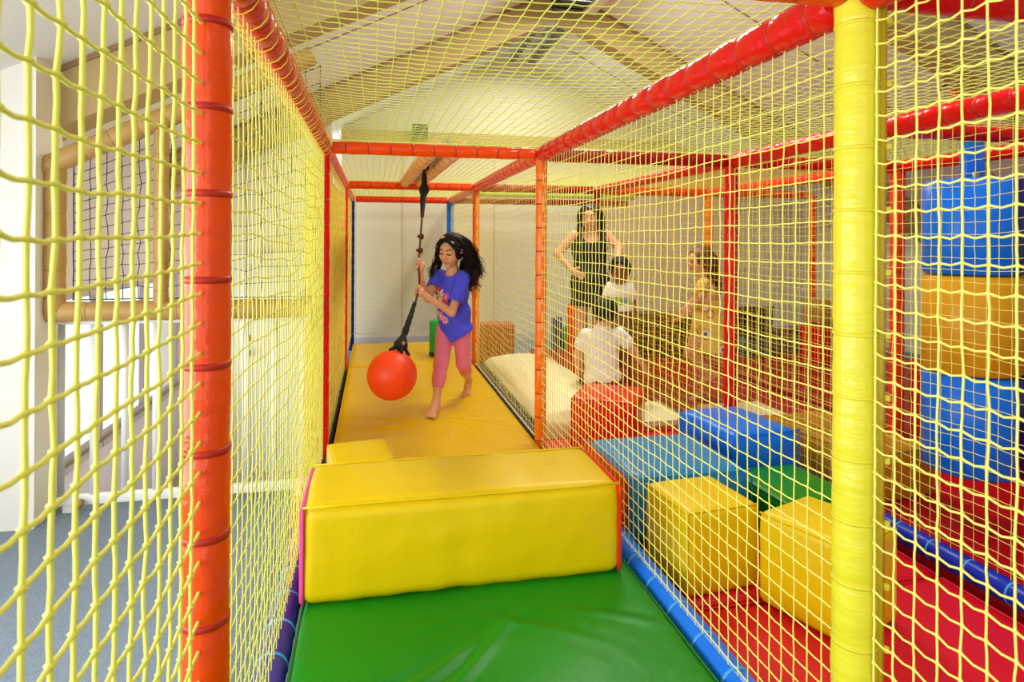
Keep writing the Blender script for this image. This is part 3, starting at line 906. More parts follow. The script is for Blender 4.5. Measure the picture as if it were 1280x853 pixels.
foam_seams(b, bx, by, .2, 1.058, .40, .317, 0, V_RORA, [((1, -1, 0), (1, -1, 1))])
b = foam('foam_wedge', -.052, 2.955, .2, .27, .30, .20, V_YEL, math.radians(9), r=.02, puff=.006, wr=.0015, n=16, seed=4, top_shift=(-.0, 0))
tag(b, 'small yellow foam block behind the vault block on the stair side', 'foam block')
foam_seams(b, -.052, 2.955, .2, .27, .30, .20, math.radians(9), V_YEL, [((-1, -1, 1), (1, -1, 1)), ((-1, -1, 1), (-1, 1, 1))])

CG = 'yellow foam cubes'
def cube(cx, cy, sx, sy, sz, m, rz, label, cat, group, sm, z0=.1, seed=5, r=.026, puff=.008, edges=None, name='foam_cube', n=18):
    o = foam(name, cx, cy, z0, sx, sy, sz, m, rz, r=r, puff=puff, wr=.0015, n=n, seed=seed)
    tag(o, label, cat, group)
    foam_seams(o, cx, cy, z0, sx, sy, sz, rz, sm, edges or [((-1, -1, 1), (1, -1, 1)), ((-1, -1, 1), (-1, 1, 1)), ((1, -1, 0), (1, -1, 1)), ((-1, -1, 0), (-1, -1, 1))])
    return o


cube(1.205, 2.205, .30, .30, .305, V_YEL, math.radians(5), 'yellow foam cube next to the blue pad, farther of the two cubes', 'foam cube', CG, V_YEL, seed=5)
cube(1.50, 1.89, .29, .325, .315, V_YEL, math.radians(20.5), 'yellow foam cube half hidden behind the lemon yellow post', 'foam cube', CG, V_YEL, seed=6)
PG = 'blue foam pads'
b = cube(1.29, 2.69, .56, .54, .29, V_SKY, 0, 'sky blue foam pad with a red end, behind the farther yellow cube', 'foam pad', PG, V_SKY, seed=7, name='foam_pad', r=.055, puff=.014)
V, Q = foam_arrays(.014, .50, .27, r=.006, puff=.002, wr=0, n=12)
new('end_panel', mesh_np('end_panel', V, [Q], V_MORA), b, (1.29 - .280, 2.69, .11))['label'] = 'red end panel'
cube(1.83, 2.995, .40, .50, .33, V_BLU, math.radians(6), 'blue foam pad in front of the glossy red post', 'foam pad', PG, V_BLU, seed=8, name='foam_pad', r=.055, puff=.014)
cube(1.80, 2.50, .36, .42, .19, V_GRN, math.radians(2), 'dark green foam pad beside the sky blue pad', 'foam pad', None, V_DGRN, seed=9, name='foam_pad')
cube(2.44, 2.98, .44, .74, .24, V_AMBER, math.radians(8), 'amber yellow foam block behind the lemon yellow post by the net', 'foam block', None, V_TAN, seed=10, name='foam_block')
cube(1.355, 3.55, .37, .42, .36, V_RED, math.radians(-30), 'glossy red foam cube in front of the boy in the white shirt', 'foam cube', None, V_RED, seed=11)
cube(2.02, 5.10, .15, .24, .44, V_DRED, math.radians(0), 'dark red foam block behind the small child in the white shirt', 'foam block', None, V_RED, seed=12, name='foam_block')
b = foam('crash_cushion', 1.345, 5.0, .0, .65, 2.1, .22, V_CREAM, 0, r=.075, puff=.02, wr=.010, n=44, seed=13, crown=.10)
tag(b, 'large puffy white crash cushion beside the yellow lane', 'cushion')
foam_seams(b, 1.345, 5.0, .0, .66, 2.11, .20, 0, V_TAN, [((-1, -1, .5), (-1, 1, .5)), ((-1, -1, .5), (1, -1, .5))])
mat_slab('floor_mat', 1.76, 2.10, 4.0, 4.5, 0.1, 0.14, V_CREAM, 'small cream mat between the boy and the blue pad', [], 14, 20)
mat_slab('floor_mat', 2.35, 2.85, 4.0, 4.35, 0.1, 0.14, V_CREAM, 'small cream mat behind the amber block and the blue pad', [], 14, 20)
cube(1.335, 6.95, .37, .34, .43, V_TERRA, math.radians(-8), 'terracotta foam cube at the far end of the white cushion', 'foam cube', None, V_DRED, z0=0, seed=14)

SK = 'coloured foam columns by the far wall'
def column(px, d, r, top, m, label, z0=0.0):
    p = at(px, 300, d)
    n = 24
    o = lathe('foam_column', [(0, 0), (r - .01, 0), (r, .015), (r * 1.02, top * .5), (r, top - .02), (r - .015, top), (0, top + .004)], m, None, (p[0], p[1], z0))
    tag(o, label, 'foam column', SK)
    lathe('hem_band', [(r * 1.0, .02), (r * 1.035, .02), (r * 1.035, .05), (r * 1.0, .05)], V_NAVY, o, (p[0], p[1], z0))


column(697, 7.4, .065, .46, V_NAVY, 'dark blue foam column at the far wall behind the cushion')
column(708, 7.5, .045, .34, V_GRN, 'short green foam column beside the dark blue one')
column(716, 7.0, .06, .66, V_RORA, 'tall red-orange foam column behind the woman\'s legs')
column(550, 6.3, .10, .36, vinyl('vinyl_mint', 40, 190, 110), 'mint green foam roll on the far mat behind the girl\'s hip', .2)

p = at(825, 420, 7.0)
cube(p[0], p[1], .62, .35, .46, V_BLACK, math.radians(-15), 'black and green foam block on the far red mat by the long-haired child', 'foam block', None, V_GRN, seed=15, name='foam_block')
p = at(980, 460, 7.3)
bn = thing('grey_bench', (p[0], p[1], .1), 'low grey bench against the far side of the red mat', 'bench')
box('bench_seat', p[0] - .35, p[0] + .35, p[1] - .18, p[1] + .18, .36, .42, GREYP, bn, .012)
box('bench_front', p[0] - .33, p[0] + .33, p[1] - .15, p[1] - .13, .1, .36, mat('bench_grey', (120, 125, 130), .6), bn, .004)
for s in (-1, 1):
    box('leg', p[0] + s * .30 - .02, p[0] + s * .30 + .02, p[1] - .12, p[1] + .15, .1, .36, BLACKM, bn)
p = at(942, 430, 7.0)
cr = thing('toy_crate', (p[0], p[1], .1), 'dark crate with teal base standing beyond the glossy red post', 'crate')
box('crate_base', p[0] - .16, p[0] + .16, p[1] - .14, p[1] + .14, .1, .30, mat('teal_plastic', (20, 90, 110), .5), cr, .01)
for k in range(5):
    box('slat', p[0] - .15 + k * .062, p[0] - .105 + k * .062, p[1] - .14, p[1] - .12, .30, .62, BLACKM, cr)
box('crate_back', p[0] - .15, p[0] + .15, p[1] + .10, p[1] + .13, .30, .62, BLACKM, cr)
box('crate_rim', p[0] - .155, p[0] + .155, p[1] - .145, p[1] - .115, .62, .645, BLACKM, cr)
p = at(1030, 460, 6.6)
cube(p[0], p[1], .34, .3, .40, V_RED, .1, 'red foam block stacked under a tan one behind the lemon yellow post', 'foam block', None, V_DRED, seed=16, name='foam_block')
cube(p[0], p[1], .32, .28, .24, V_TAN, .1, 'tan foam block on top of the far red block', 'foam block', None, V_AMBER, z0=.515, seed=17, name='foam_block')
b = box('wall_pad', 3.30, 3.36, 1.3, 3.42, .1, .62, V_DRED, None, .02)
tag(b, 'dark red upright pad along the far side of the roller bay', 'pad')
for k in range(3):
    seam(b, 'seam_piping', [(3.297, 1.8 + k * .5, .12), (3.297, 1.8 + k * .5, .60)], .004, V_RED)
b = box('wall_pad', -0.37, -0.31, 3.66, 7.9, .05, 1.80, vinyl('vinyl_sun_yellow', 255, 222, 20), None, .02)
tag(b, 'tall yellow panel behind the net on the stair side of the lane', 'panel')
for k in range(3):
    seam(b, 'seam_piping', [(-.308, 4.5 + k * .9, .1), (-.308, 4.5 + k * .9, 1.76)], .004, V_AMBER)

# hanging rollers: padded sleeves in colour bands on a core, each with its strap
def roller(rx, ry, label, cols, r=.188):
    ro = thing('hanging_roller', (rx, ry, .35), label, 'punch roller', 'hanging rollers')
    for (z0, z1), (m, m2), nm in zip(((.345, .775), (.78, 1.205), (1.21, 1.625)), cols, ('lower band', 'middle band', 'upper band')):
        o = lathe('roller_sleeve', [(0.001, 0), (r - .012, 0), (r, .012), (r * 1.012, (z1 - z0) / 2), (r, z1 - z0 - .012), (r - .012, z1 - z0), (0.001, z1 - z0)], m, ro, (rx, ry, z0), n=48)
        o['label'] = nm
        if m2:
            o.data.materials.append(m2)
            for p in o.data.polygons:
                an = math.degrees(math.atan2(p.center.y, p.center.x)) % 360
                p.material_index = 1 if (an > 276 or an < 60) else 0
        for an in np.radians([216, 246, 276, 306, 336, 60]):
            seam(o, 'seam_piping', [(rx + r * 1.001 * math.cos(an), ry + r * 1.001 * math.sin(an), z0 + .015), (rx + r * 1.013 * math.cos(an), ry + r * 1.013 * math.sin(an), (z0 + z1) / 2), (rx + r * 1.001 * math.cos(an), ry + r * 1.001 * math.sin(an), z1 - .015)], .002, m)
    box('hanging_strap', rx - .05, rx + .05, ry - .02, ry + .02, 1.62, 1.795, V_BLU, ro, .006)
    lathe('shackle', [(.012, 1.62), (.03, 1.62), (.03, 1.66), (.012, 1.66)], STEEL, ro, (rx, ry, 0), n=12)


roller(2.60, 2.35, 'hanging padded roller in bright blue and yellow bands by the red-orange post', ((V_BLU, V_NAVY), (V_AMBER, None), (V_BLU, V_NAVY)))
roller(3.02, 2.36, 'navy and amber hanging roller half hidden beside the bright blue one', ((V_NAVY, None), (V_TAN, None), (V_NAVY, None)))

# ================================================================== organic bodies: smooth unions of rounded cones, meshed by surface nets
def unit(v):
    v = np.asarray(v, float)
    return v / (np.linalg.norm(v) + 1e-12)


class Field:
    def __init__(self, lo, hi, h):
        self.lo = np.asarray(lo, float); self.h = h
        self.n = np.ceil((np.asarray(hi) - self.lo) / h).astype(int) + 1
        self.D = np.full(self.n, 0.5, np.float32)

    def _sl(self, lo, hi):
        a = np.clip(np.floor((np.asarray(lo) - self.lo) / self.h).astype(int), 0, self.n)
        b = np.clip(np.ceil((np.asarray(hi) - self.lo) / self.h).astype(int) + 1, 0, self.n)
        if np.any(b <= a): return None, None
        ax = [(self.lo[i] + self.h * np.arange(a[i], b[i])).astype(np.float32) for i in range(3)]
        X = np.meshgrid(*ax, indexing='ij')
        return tuple(slice(a[i], b[i]) for i in range(3)), np.stack(X, -1)

    def _put(self, sl, d, k, op):
        a = self.D[sl]
        if op == 'add':
            hh = np.maximum(k - np.abs(a - d), 0) / k if k > 0 else 0
            self.D[sl] = np.minimum(a, d) - hh * hh * k * .25
        else:
            d = -d
            hh = np.maximum(k - np.abs(a - d), 0) / k if k > 0 else 0
            self.D[sl] = np.maximum(a, d) + hh * hh * k * .25

    def cone(self, a, b, ra, rb, k=.015, op='add', flat=None):
        a = np.asarray(a, float); b = np.asarray(b, float)
        m = max(ra, rb) + k + 3 * self.h
        sl, X = self._sl(np.minimum(a, b) - m, np.maximum(a, b) + m)
        if sl is None: return self
        ab = b - a
        t = np.clip(((X - a) @ ab) / max(float(ab @ ab), 1e-12), 0, 1)
        d = np.linalg.norm(X - a - t[..., None] * ab, axis=-1) - (ra + (rb - ra) * t)
        self._put(sl, d.astype(np.float32), k, op)
        return self

    def chain(self, P, R, k=.012):
        for i in range(len(P) - 1):
            self.cone(P[i], P[i + 1], R[i], R[i + 1], k)
        return self

    def ell(self, c, M, r, k=.015, op='add'):
        """M rows: local axes"""
        c = np.asarray(c, float); r = np.asarray(r, float)
        m = max(r) + k + 3 * self.h
        sl, X = self._sl(c - m, c + m)
        if sl is None: return self
        L = (X - c) @ np.asarray(M, float).T
        q = np.linalg.norm(L / r, axis=-1)
        q2 = np.linalg.norm(L / (r * r), axis=-1)
        d = q * (q - 1) / np.maximum(q2, 1e-6)
        self._put(sl, d.astype(np.float32), k, op)
        return self

    def grid(self):
        ax = [(self.lo[i] + self.h * np.arange(self.n[i])).astype(np.float32) for i in range(3)]
        return np.meshgrid(*ax, indexing='ij')

    def cut(self, f):
        """keep where f(X,Y,Z) < 0"""
        self.D = np.maximum(self.D, f(*self.grid()).astype(np.float32))
        return self

    def arrays(self):
        D = self.D
        D[0], D[-1] = .5, .5; D[:, 0], D[:, -1] = .5, .5; D[:, :, 0], D[:, :, -1] = .5, .5
        S = D < 0
        c = np.zeros(np.array(D.shape) - 1, np.int8)
        offs = [(i, j, k) for i in (0, 1) for j in (0, 1) for k in (0, 1)]
        nx, ny, nz_ = D.shape
        for o in offs:
            c += S[o[0]:nx - 1 + o[0], o[1]:ny - 1 + o[1], o[2]:nz_ - 1 + o[2]]
        idx = np.argwhere((c > 0) & (c < 8))
        acc = np.zeros((len(idx), 3)); cnt = np.zeros(len(idx))
        for ai, a in enumerate(offs):
            for b in offs[ai + 1:]:
                if sum(abs(a[q] - b[q]) for q in range(3)) != 1: continue
                d0 = D[idx[:, 0] + a[0], idx[:, 1] + a[1], idx[:, 2] + a[2]]
                d1 = D[idx[:, 0] + b[0], idx[:, 1] + b[1], idx[:, 2] + b[2]]
                m = (d0 < 0) != (d1 < 0)
                t = d0[m] / (d0[m] - d1[m])
                acc[m] += np.array(a) + t[:, None] * (np.array(b) - np.array(a)); cnt[m] += 1
        V = self.lo + self.h * (idx + acc / cnt[:, None])
        vid = np.full(c.shape, -1, np.int64)
        vid[tuple(idx.T)] = np.arange(len(idx))
        Q = []
        for ax in range(3):
            b, cc = (ax + 1) % 3, (ax + 2) % 3
            s0 = [slice(None)] * 3; s1 = [slice(None)] * 3
            s0[ax] = slice(0, -1); s1[ax] = slice(1, None)
            A, B = S[tuple(s0)], S[tuple(s1)]
            e = np.argwhere(A != B)
            e = e[(e[:, b] > 0) & (e[:, cc] > 0) & (e[:, b] < D.shape[b] - 1) & (e[:, cc] < D.shape[cc] - 1)]
            q = []
            for db, dc in ((-1, -1), (0, -1), (0, 0), (-1, 0)):
                g = e.copy(); g[:, b] += db; g[:, cc] += dc
                q.append(vid[tuple(g.T)])
            q = np.stack(q, -1)
            fl = ~A[tuple(e.T)]
            q[fl] = q[fl][:, ::-1]
            Q.append(q)
        return V, np.vstack(Q)

    def mesh(self, name, m, wpos, relax=1):
        V, Q = self.arrays()
        for _ in range(relax):
            s = np.zeros_like(V); n = np.zeros(len(V))
            for i in range(4):
                np.add.at(s, Q[:, i], V[Q[:, (i + 1) % 4]]); np.add.at(n, Q[:, i], 1)
            V = .5 * V + .5 * s / np.maximum(n, 1)[:, None]
        return mesh_np(name, V - np.array(wpos), [Q], m)


def frame(f, up):
    f = unit(f)
    r = unit(np.cross(f, up))
    u = np.cross(r, f)
    return np.stack([r, f, u])      # rows: person's right, forward, up


SKIN = mat('skin_light', (226, 168, 128), 0.5, sss=.12)
SKIN2 = mat('skin_fair', (226, 168, 134), 0.5, sss=.12)
SKIN3 = mat('skin_brown', (150, 92, 62), 0.5, sss=.1)
HAIRB = mat('hair_black', (24, 16, 15), 0.55, 0.6, 140, spec=.3)
HAIRN = mat('hair_brown', (96, 58, 34), 0.42, 0.4, 90)
HAIRK = mat('hair_dark_brown', (38, 24, 20), 0.4, 0.4, 90)
EYEW = mat('eye_white', (235, 232, 226), 0.2)
EYED = mat('eye_dark', (30, 18, 14), 0.15)
LIPS = mat('lips', (186, 88, 84), 0.4)
BROW = mat('brow', (40, 26, 22), 0.7)
TEETH = mat('teeth', (245, 242, 235), 0.3)


def head_prims(F, c, M, s):
    """skull, jaw, cheeks, nose, ears; local units of s (half a head height)"""
    w = lambda r, f, u: c + s * (r * M[0] + f * M[1] + u * M[2])
    F.ell(w(0, -.1, .18), M, np.array([.74, .86, .82]) * s, .02)
    F.ell(w(0, .20, -.38), M, np.array([.56, .58, .58]) * s, .3 * s)
    for sg in (-1, 1):
        F.ell(w(sg * .30, .46, -.26), M, np.array([.26, .26, .26]) * s, .2 * s)
        F.ell(w(sg * .30, .86, .06), M, np.array([.17, .14, .10]) * s, .14 * s, 'sub')
        F.ell(w(sg * .30, .63, .05), M, np.array([.16, .15, .12]) * s, .05 * s)
        F.ell(w(sg * .74, -.06, -.10), M, np.array([.07, .17, .25]) * s, .06 * s)
    F.ell(w(0, .62, .30), M, np.array([.42, .16, .14]) * s, .18 * s)
    F.cone(w(0, .74, .10), w(0, .92, -.20), .07 * s, .115 * s, .12 * s)
    F.cone(w(-.10, .80, -.24), w(.10, .80, -.24), .075 * s, .075 * s, .06 * s)
    F.ell(w(0, .66, -.50), M, np.array([.26, .16, .13]) * s, .12 * s)
    F.ell(w(0, .54, -.86), M, np.array([.20, .18, .15]) * s, .16 * s)


def face_parts(root, c, M, s, eyes='open', brow=BROW, smile=True, lips=LIPS, teeth=False):
    w = lambda r, f, u: c + s * (r * M[0] + f * M[1] + u * M[2])
    for sg in (-1, 1):
        if eyes == 'open':
            o = ball('eye', w(sg * .30, .715, .05), .085 * s, EYEW, root)
            ball('iris', w(sg * .295, .765, .04), .058 * s, EYED, o)
        else:
            P = [w(sg * .30 + q * .17, .80 - .05 * q * q + .0, .02 - .045 * (1 - q * q) + .02) for q in np.linspace(-1, 1, 7)]
            tube('eyelashes', P, [.016 * s, .03 * s, .034 * s, .036 * s, .034 * s, .03 * s, .016 * s], EYED, root, WPOS[root.name], 6)
        P = [w(sg * (.14 + .36 * q), .83 - .20 * q * q, .27 + .08 * math.sin(q * 2.4)) for q in np.linspace(0, 1, 6)]
        tube('eyebrow', P, [.02 * s, .034 * s, .036 * s, .032 * s, .026 * s, .012 * s], brow, root, WPOS[root.name], 6)
    k = .07 if smile else .0
    P = [w(.25 * q, .84 - .16 * q * q, -.53 + k * q * q) for q in np.linspace(-1, 1, 9)]
    lw = np.array([.012, .03, .04, .045, .045, .045, .04, .03, .012]) * s
    tube('lips', P, lw, lips, root, WPOS[root.name], 8)
    if teeth:
        P = [w(.16 * q, .865 - .13 * q * q, -.52 + k * q * q) for q in np.linspace(-1, 1, 7)]
        tube('teeth', P, .022 * s, TEETH, root, WPOS[root.name], 6)


def ball(name, c, r, m, parent=None, n=14):
    """small sphere"""
    th = np.linspace(0, PI, n // 2 + 1)
    prof = [(r * math.sin(t) + 1e-6, -r * math.cos(t)) for t in th]
    return lathe(name, prof, m, parent, tuple(np.asarray(c, float)), n=n)


def grip(F, rope_c, rope_d, palm_dir, s, rr, kn=.006, thumb_up=1):
    """hand closed round a rope: rope_c on the rope axis, palm_dir from rope towards the palm; s = hand length"""
    d = unit(rope_d)
    p = unit(np.asarray(palm_dir, float) - d * np.dot(palm_dir, d))
    q = np.cross(d, p)
    fr = .048 * s + .0015
    ring = rr + fr
    palm = rope_c + p * (rr + .12 * s)
    F.ell(palm, np.stack([q, p, d]), np.array([.26, .15, .27]) * s, .01)
    for i, (off, ln) in enumerate(((.20, .95), (.07, 1.05), (-.07, 1.0), (-.19, .85))):
        pts = []
        for t in np.linspace(0, 1, 7):
            a = (.35 + t * 3.9 * ln * .95)
            pts.append(rope_c + d * off * s * 1.05 + (p * math.cos(a) + q * math.sin(a)) * ring * (1.06 if 0 < t < .9 else 1.0))
        F.chain(pts, np.linspace(fr * 1.12, fr * .85, 7), .003)
    pts = []
    for t in np.linspace(0, 1, 5):
        a = -.35 - t * 2.1
        pts.append(rope_c + d * (.10 + .22 * t) * s * thumb_up + (p * math.cos(a) + q * math.sin(a)) * (ring + .01 * s))
    F.chain(pts, np.linspace(fr * 1.4, fr * .95, 5), .004)
    return palm


def open_hand(F, wrist, fwd, nrm, s, curl=.35, side=1):
    """relaxed hand: fwd along the fingers, nrm out of the back of the hand; side +1: thumb towards cross(fwd,nrm)"""
    f = unit(fwd); n = unit(np.asarray(nrm, float) - f * np.dot(nrm, f)); l = np.cross(f, n) * side
    palm = np.asarray(wrist) + f * .24 * s
    F.ell(palm, np.stack([l, f, n]), np.array([.20, .29, .095]) * s, .012)
    for off, ln in ((.15, .44), (.055, .50), (-.05, .47), (-.14, .37)):
        a = palm + l * off * s + f * .22 * s
        d1 = unit(f - n * curl * .5 + l * off * .5); b = a + d1 * ln * .45 * s
        d2 = unit(f - n * curl * 1.4 + l * off * .5); c = b + d2 * ln * .32 * s
        d3 = unit(f - n * curl * 2.4); e = c + d3 * ln * .24 * s
        F.chain([a, b, c, e], [.052 * s, .047 * s, .043 * s, .036 * s], .004)
    a = palm + l * .13 * s - f * .10 * s
    b = a + unit(l * .9 + f * .6) * .2 * s; c = b + unit(l * .4 + f * 1 - n * curl) * .17 * s
    F.chain([a, b, c], [.075 * s, .058 * s, .045 * s], .008)
    return palm


def foot(F, ankle, toe_dir, s, up=(0, 0, 1), pitch=0.0):
    """bare foot: sole under the ankle, five toes; s = foot length"""
    t = unit(toe_dir); u = unit(np.asarray(up, float) - t * np.dot(up, t)); l = np.cross(t, u)
    heel = ankle - t * .16 * s - u * .22 * s
    mid = ankle + t * .22 * s - u * .22 * s
    bal = ankle + t * .50 * s - u * .29 * s
    F.cone(heel, mid, .13 * s, .12 * s, .02)
    F.cone(ankle + u * .02 * s, mid + t * .05 * s, .15 * s, .13 * s, .02)
    F.cone(mid, bal, .13 * s, .10 * s, .02)
    F.cone(bal - l * .10 * s, bal + l * .10 * s, .085 * s, .085 * s, .02)
    return bal, t, u, l


def toes(F, bal, t, u, l, s, side):
    for i, (off, ln, r) in enumerate(((.155, .25, .062), (.062, .24, .040), (-.018, .21, .038), (-.093, .17, .036), (-.160, .13, .034))):
        a = bal + l * off * s * side - u * .01 * s
        F.cone(a, a + t * ln * s * .7 - u * .012 * s, r * s, r * s * .95, .003)


def strands(guides, n, spread, curl, r0, r1, seed, wl=22.0, sides=5, seg=16):
    """wavy hair tubes; guides = list of point lists"""
    rg = np.random.default_rng(seed)
    parts = []
    for _ in range(n):
        g = smooth_path(guides[rg.integers(len(guides))], 6)
        g = g[np.linspace(0, len(g) - 1, seg).astype(int)]
        t = np.linspace(0, 1, seg)
        off = rg.normal(0, spread, 3)
        ph, ph2 = rg.uniform(0, 6.3, 2)
        w = wl * rg.uniform(.8, 1.25)
        P = g + off * (.35 + .65 * t)[:, None]
        e1 = np.array([1.0, 0, 0]); e2 = np.array([0, 1.0, 0])
        am = curl * (.25 + .75 * t)
        P = P + (am * np.sin(w * t + ph))[:, None] * e1 + (am * np.cos(w * t + ph2))[:, None] * e2
        cut = rg.uniform(.78, 1.0)
        kk = max(6, int(seg * cut))
        P = P[:kk]
        parts.append(tube_arrays(P, np.linspace(r0, r1, kk), sides))
    return join_arrays(parts)


def hair_mesh(name, arr, m, root):
    v, q, t = arr
    return new(name, mesh_np(name, v - WPOS[root.name], [q, t], m), root, WPOS[root.name])


def hair_cap(root, c, M, s, m, front=.40, h=.0055, low=-.55, thick=1.0, name='hair'):
    w = lambda r, f, u: c + s * (r * M[0] + f * M[1] + u * M[2])
    lo, hi = c - 1.5 * s, c + 1.6 * s
    F = Field(lo, hi, h)
    F.ell(w(0, -.14, .22), M, np.array([.86 * thick, .97 * thick, .90 * thick]) * s, .01)
    F.ell(w(0, 1.04, .0), M, np.array([.80, .84, .90]) * s, .06 * s, 'sub')
    F.cut(lambda X, Y, Z: low * s - ((X - c[0]) * M[2][0] + (Y - c[1]) * M[2][1] + (Z - c[2]) * M[2][2]))
    return new(name, F.mesh(name, m, WPOS[root.name]), root, WPOS[root.name])


# ================================================================== ball swing
def person(label, base, cat='person'):
    return None


rope_px = [(530, 222, 4.46), (528, 262, 4.33), (525.5, 300, 4.22), (523.5, 332, 4.13), (524.5, 352, 4.10), (521, 374, 4.07), (513, 398, 4.00), (505, 424, 3.93)]
RP = np.array([at(*p) for p in rope_px])
RPS = smooth_path(RP, 10)
ballc = at(491, 470, 3.87)
sw = thing('ball_swing', tuple(RP[0]), 'large orange ball hanging on a knotted rope that the girl in blue holds', 'ball swing')
B_R = .150
b = ball('ball', ballc, B_R, V_BALL, sw, 40)
v, q, t = tube_arrays(RPS, .0068, 10)
ph = np.arange(len(v))
new('rope', mesh_np('rope', v - RP[0], [q, t], ROPEM), sw, RP[0])
for kp in ((525.5, 297, 4.22), (524.6, 313, 4.18)):
    i = int(np.argmin(np.linalg.norm(RPS - at(*kp), axis=1)))
    c = RPS[i]; d_ = unit(RPS[i + 1] - RPS[i - 1])
    F = Field(c - .05, c + .05, .003)
    e1 = unit(np.cross(d_, [1, 0, 0])); e2 = np.cross(d_, e1)
    for a in np.linspace(0, 2 * PI, 9)[:-1]:
        p1 = c + (e1 * math.cos(a) + e2 * math.sin(a)) * .013 + d_ * .006 * math.sin(2 * a)
        a2 = a + PI / 4
        p2 = c + (e1 * math.cos(a2) + e2 * math.sin(a2)) * .013 + d_ * .006 * math.sin(2 * a2)
        F.cone(p1, p2, .010, .010, .003)
    new('rope_knot', F.mesh('rope_knot', ROPEM, RP[0], 0), sw, RP[0])
# webbing sleeve and buckle at the top, whipping at the bottom, harness cone on the ball
P = smooth_path([at(530, 218, 4.47), at(530, 232, 4.43), at(529.5, 241, 4.41), at(528.5, 252, 4.37), at(527.5, 272, 4.31)], 6)
tube('webbing_sleeve', P, np.interp(np.linspace(0, 1, len(P)), [0, .2, .36, .45, .6, .8, 1], [.017, .02, .036, .036, .022, .018, .012]), WEBB, sw, RP[0], 10)
P = smooth_path([at(519, 379, 4.05), at(515, 392, 4.02), at(511, 404, 3.98), at(506, 419, 3.95)], 6)
tube('rope_whipping', P, np.linspace(.012, .021, len(P)) * (1 + .08 * np.sin(np.arange(len(P)) * 1.7)), WEBB, sw, RP[0], 10)
top = at(504, 424, 3.935)
axis = unit(top - ballc)
e1 = unit(np.cross(axis, [0, 1, 0])); e2 = np.cross(axis, e1)
for k in range(5):
    a = k * 2 * PI / 5 + .5
    o_ = e1 * math.cos(a) + e2 * math.sin(a)
    th_ = .46
    foot_p = ballc + (axis * math.cos(th_) + o_ * math.sin(th_)) * (B_R + .004)
    mid_p = ballc + (axis * math.cos(.20) + o_ * math.sin(.20)) * (B_R + .024)
    tube('harness_strap', smooth_path([top + axis * .012, mid_p, foot_p], 6), np.linspace(.014, .009, 13), WEBB, sw, RP[0], 8)
F = Field(top - .08, top + .08, .004)
F.cone(top + axis * .02, top - axis * .035, .016, .044, .01)
new('harness_cone', F.mesh('harness_cone', WEBB, RP[0]), sw, RP[0])
ball('harness_ring', at(505, 430, 3.87), .011, BRASS, sw, 10)
tr0 = np.array([RP[0][0], RP[0][1], ZT + .05])
box('trolley', tr0[0] - .03, tr0[0] + .03, tr0[1] - .06, tr0[1] + .06, ZT - .01, ZT + .06, BLACKM, sw, .008)
tube('hook', smooth_path([tr0 - [0, 0, .05], (tr0 + RP[0]) / 2 - [0, 0, .03], RP[0]], 5), .012, WEBB, sw, RP[0], 8)

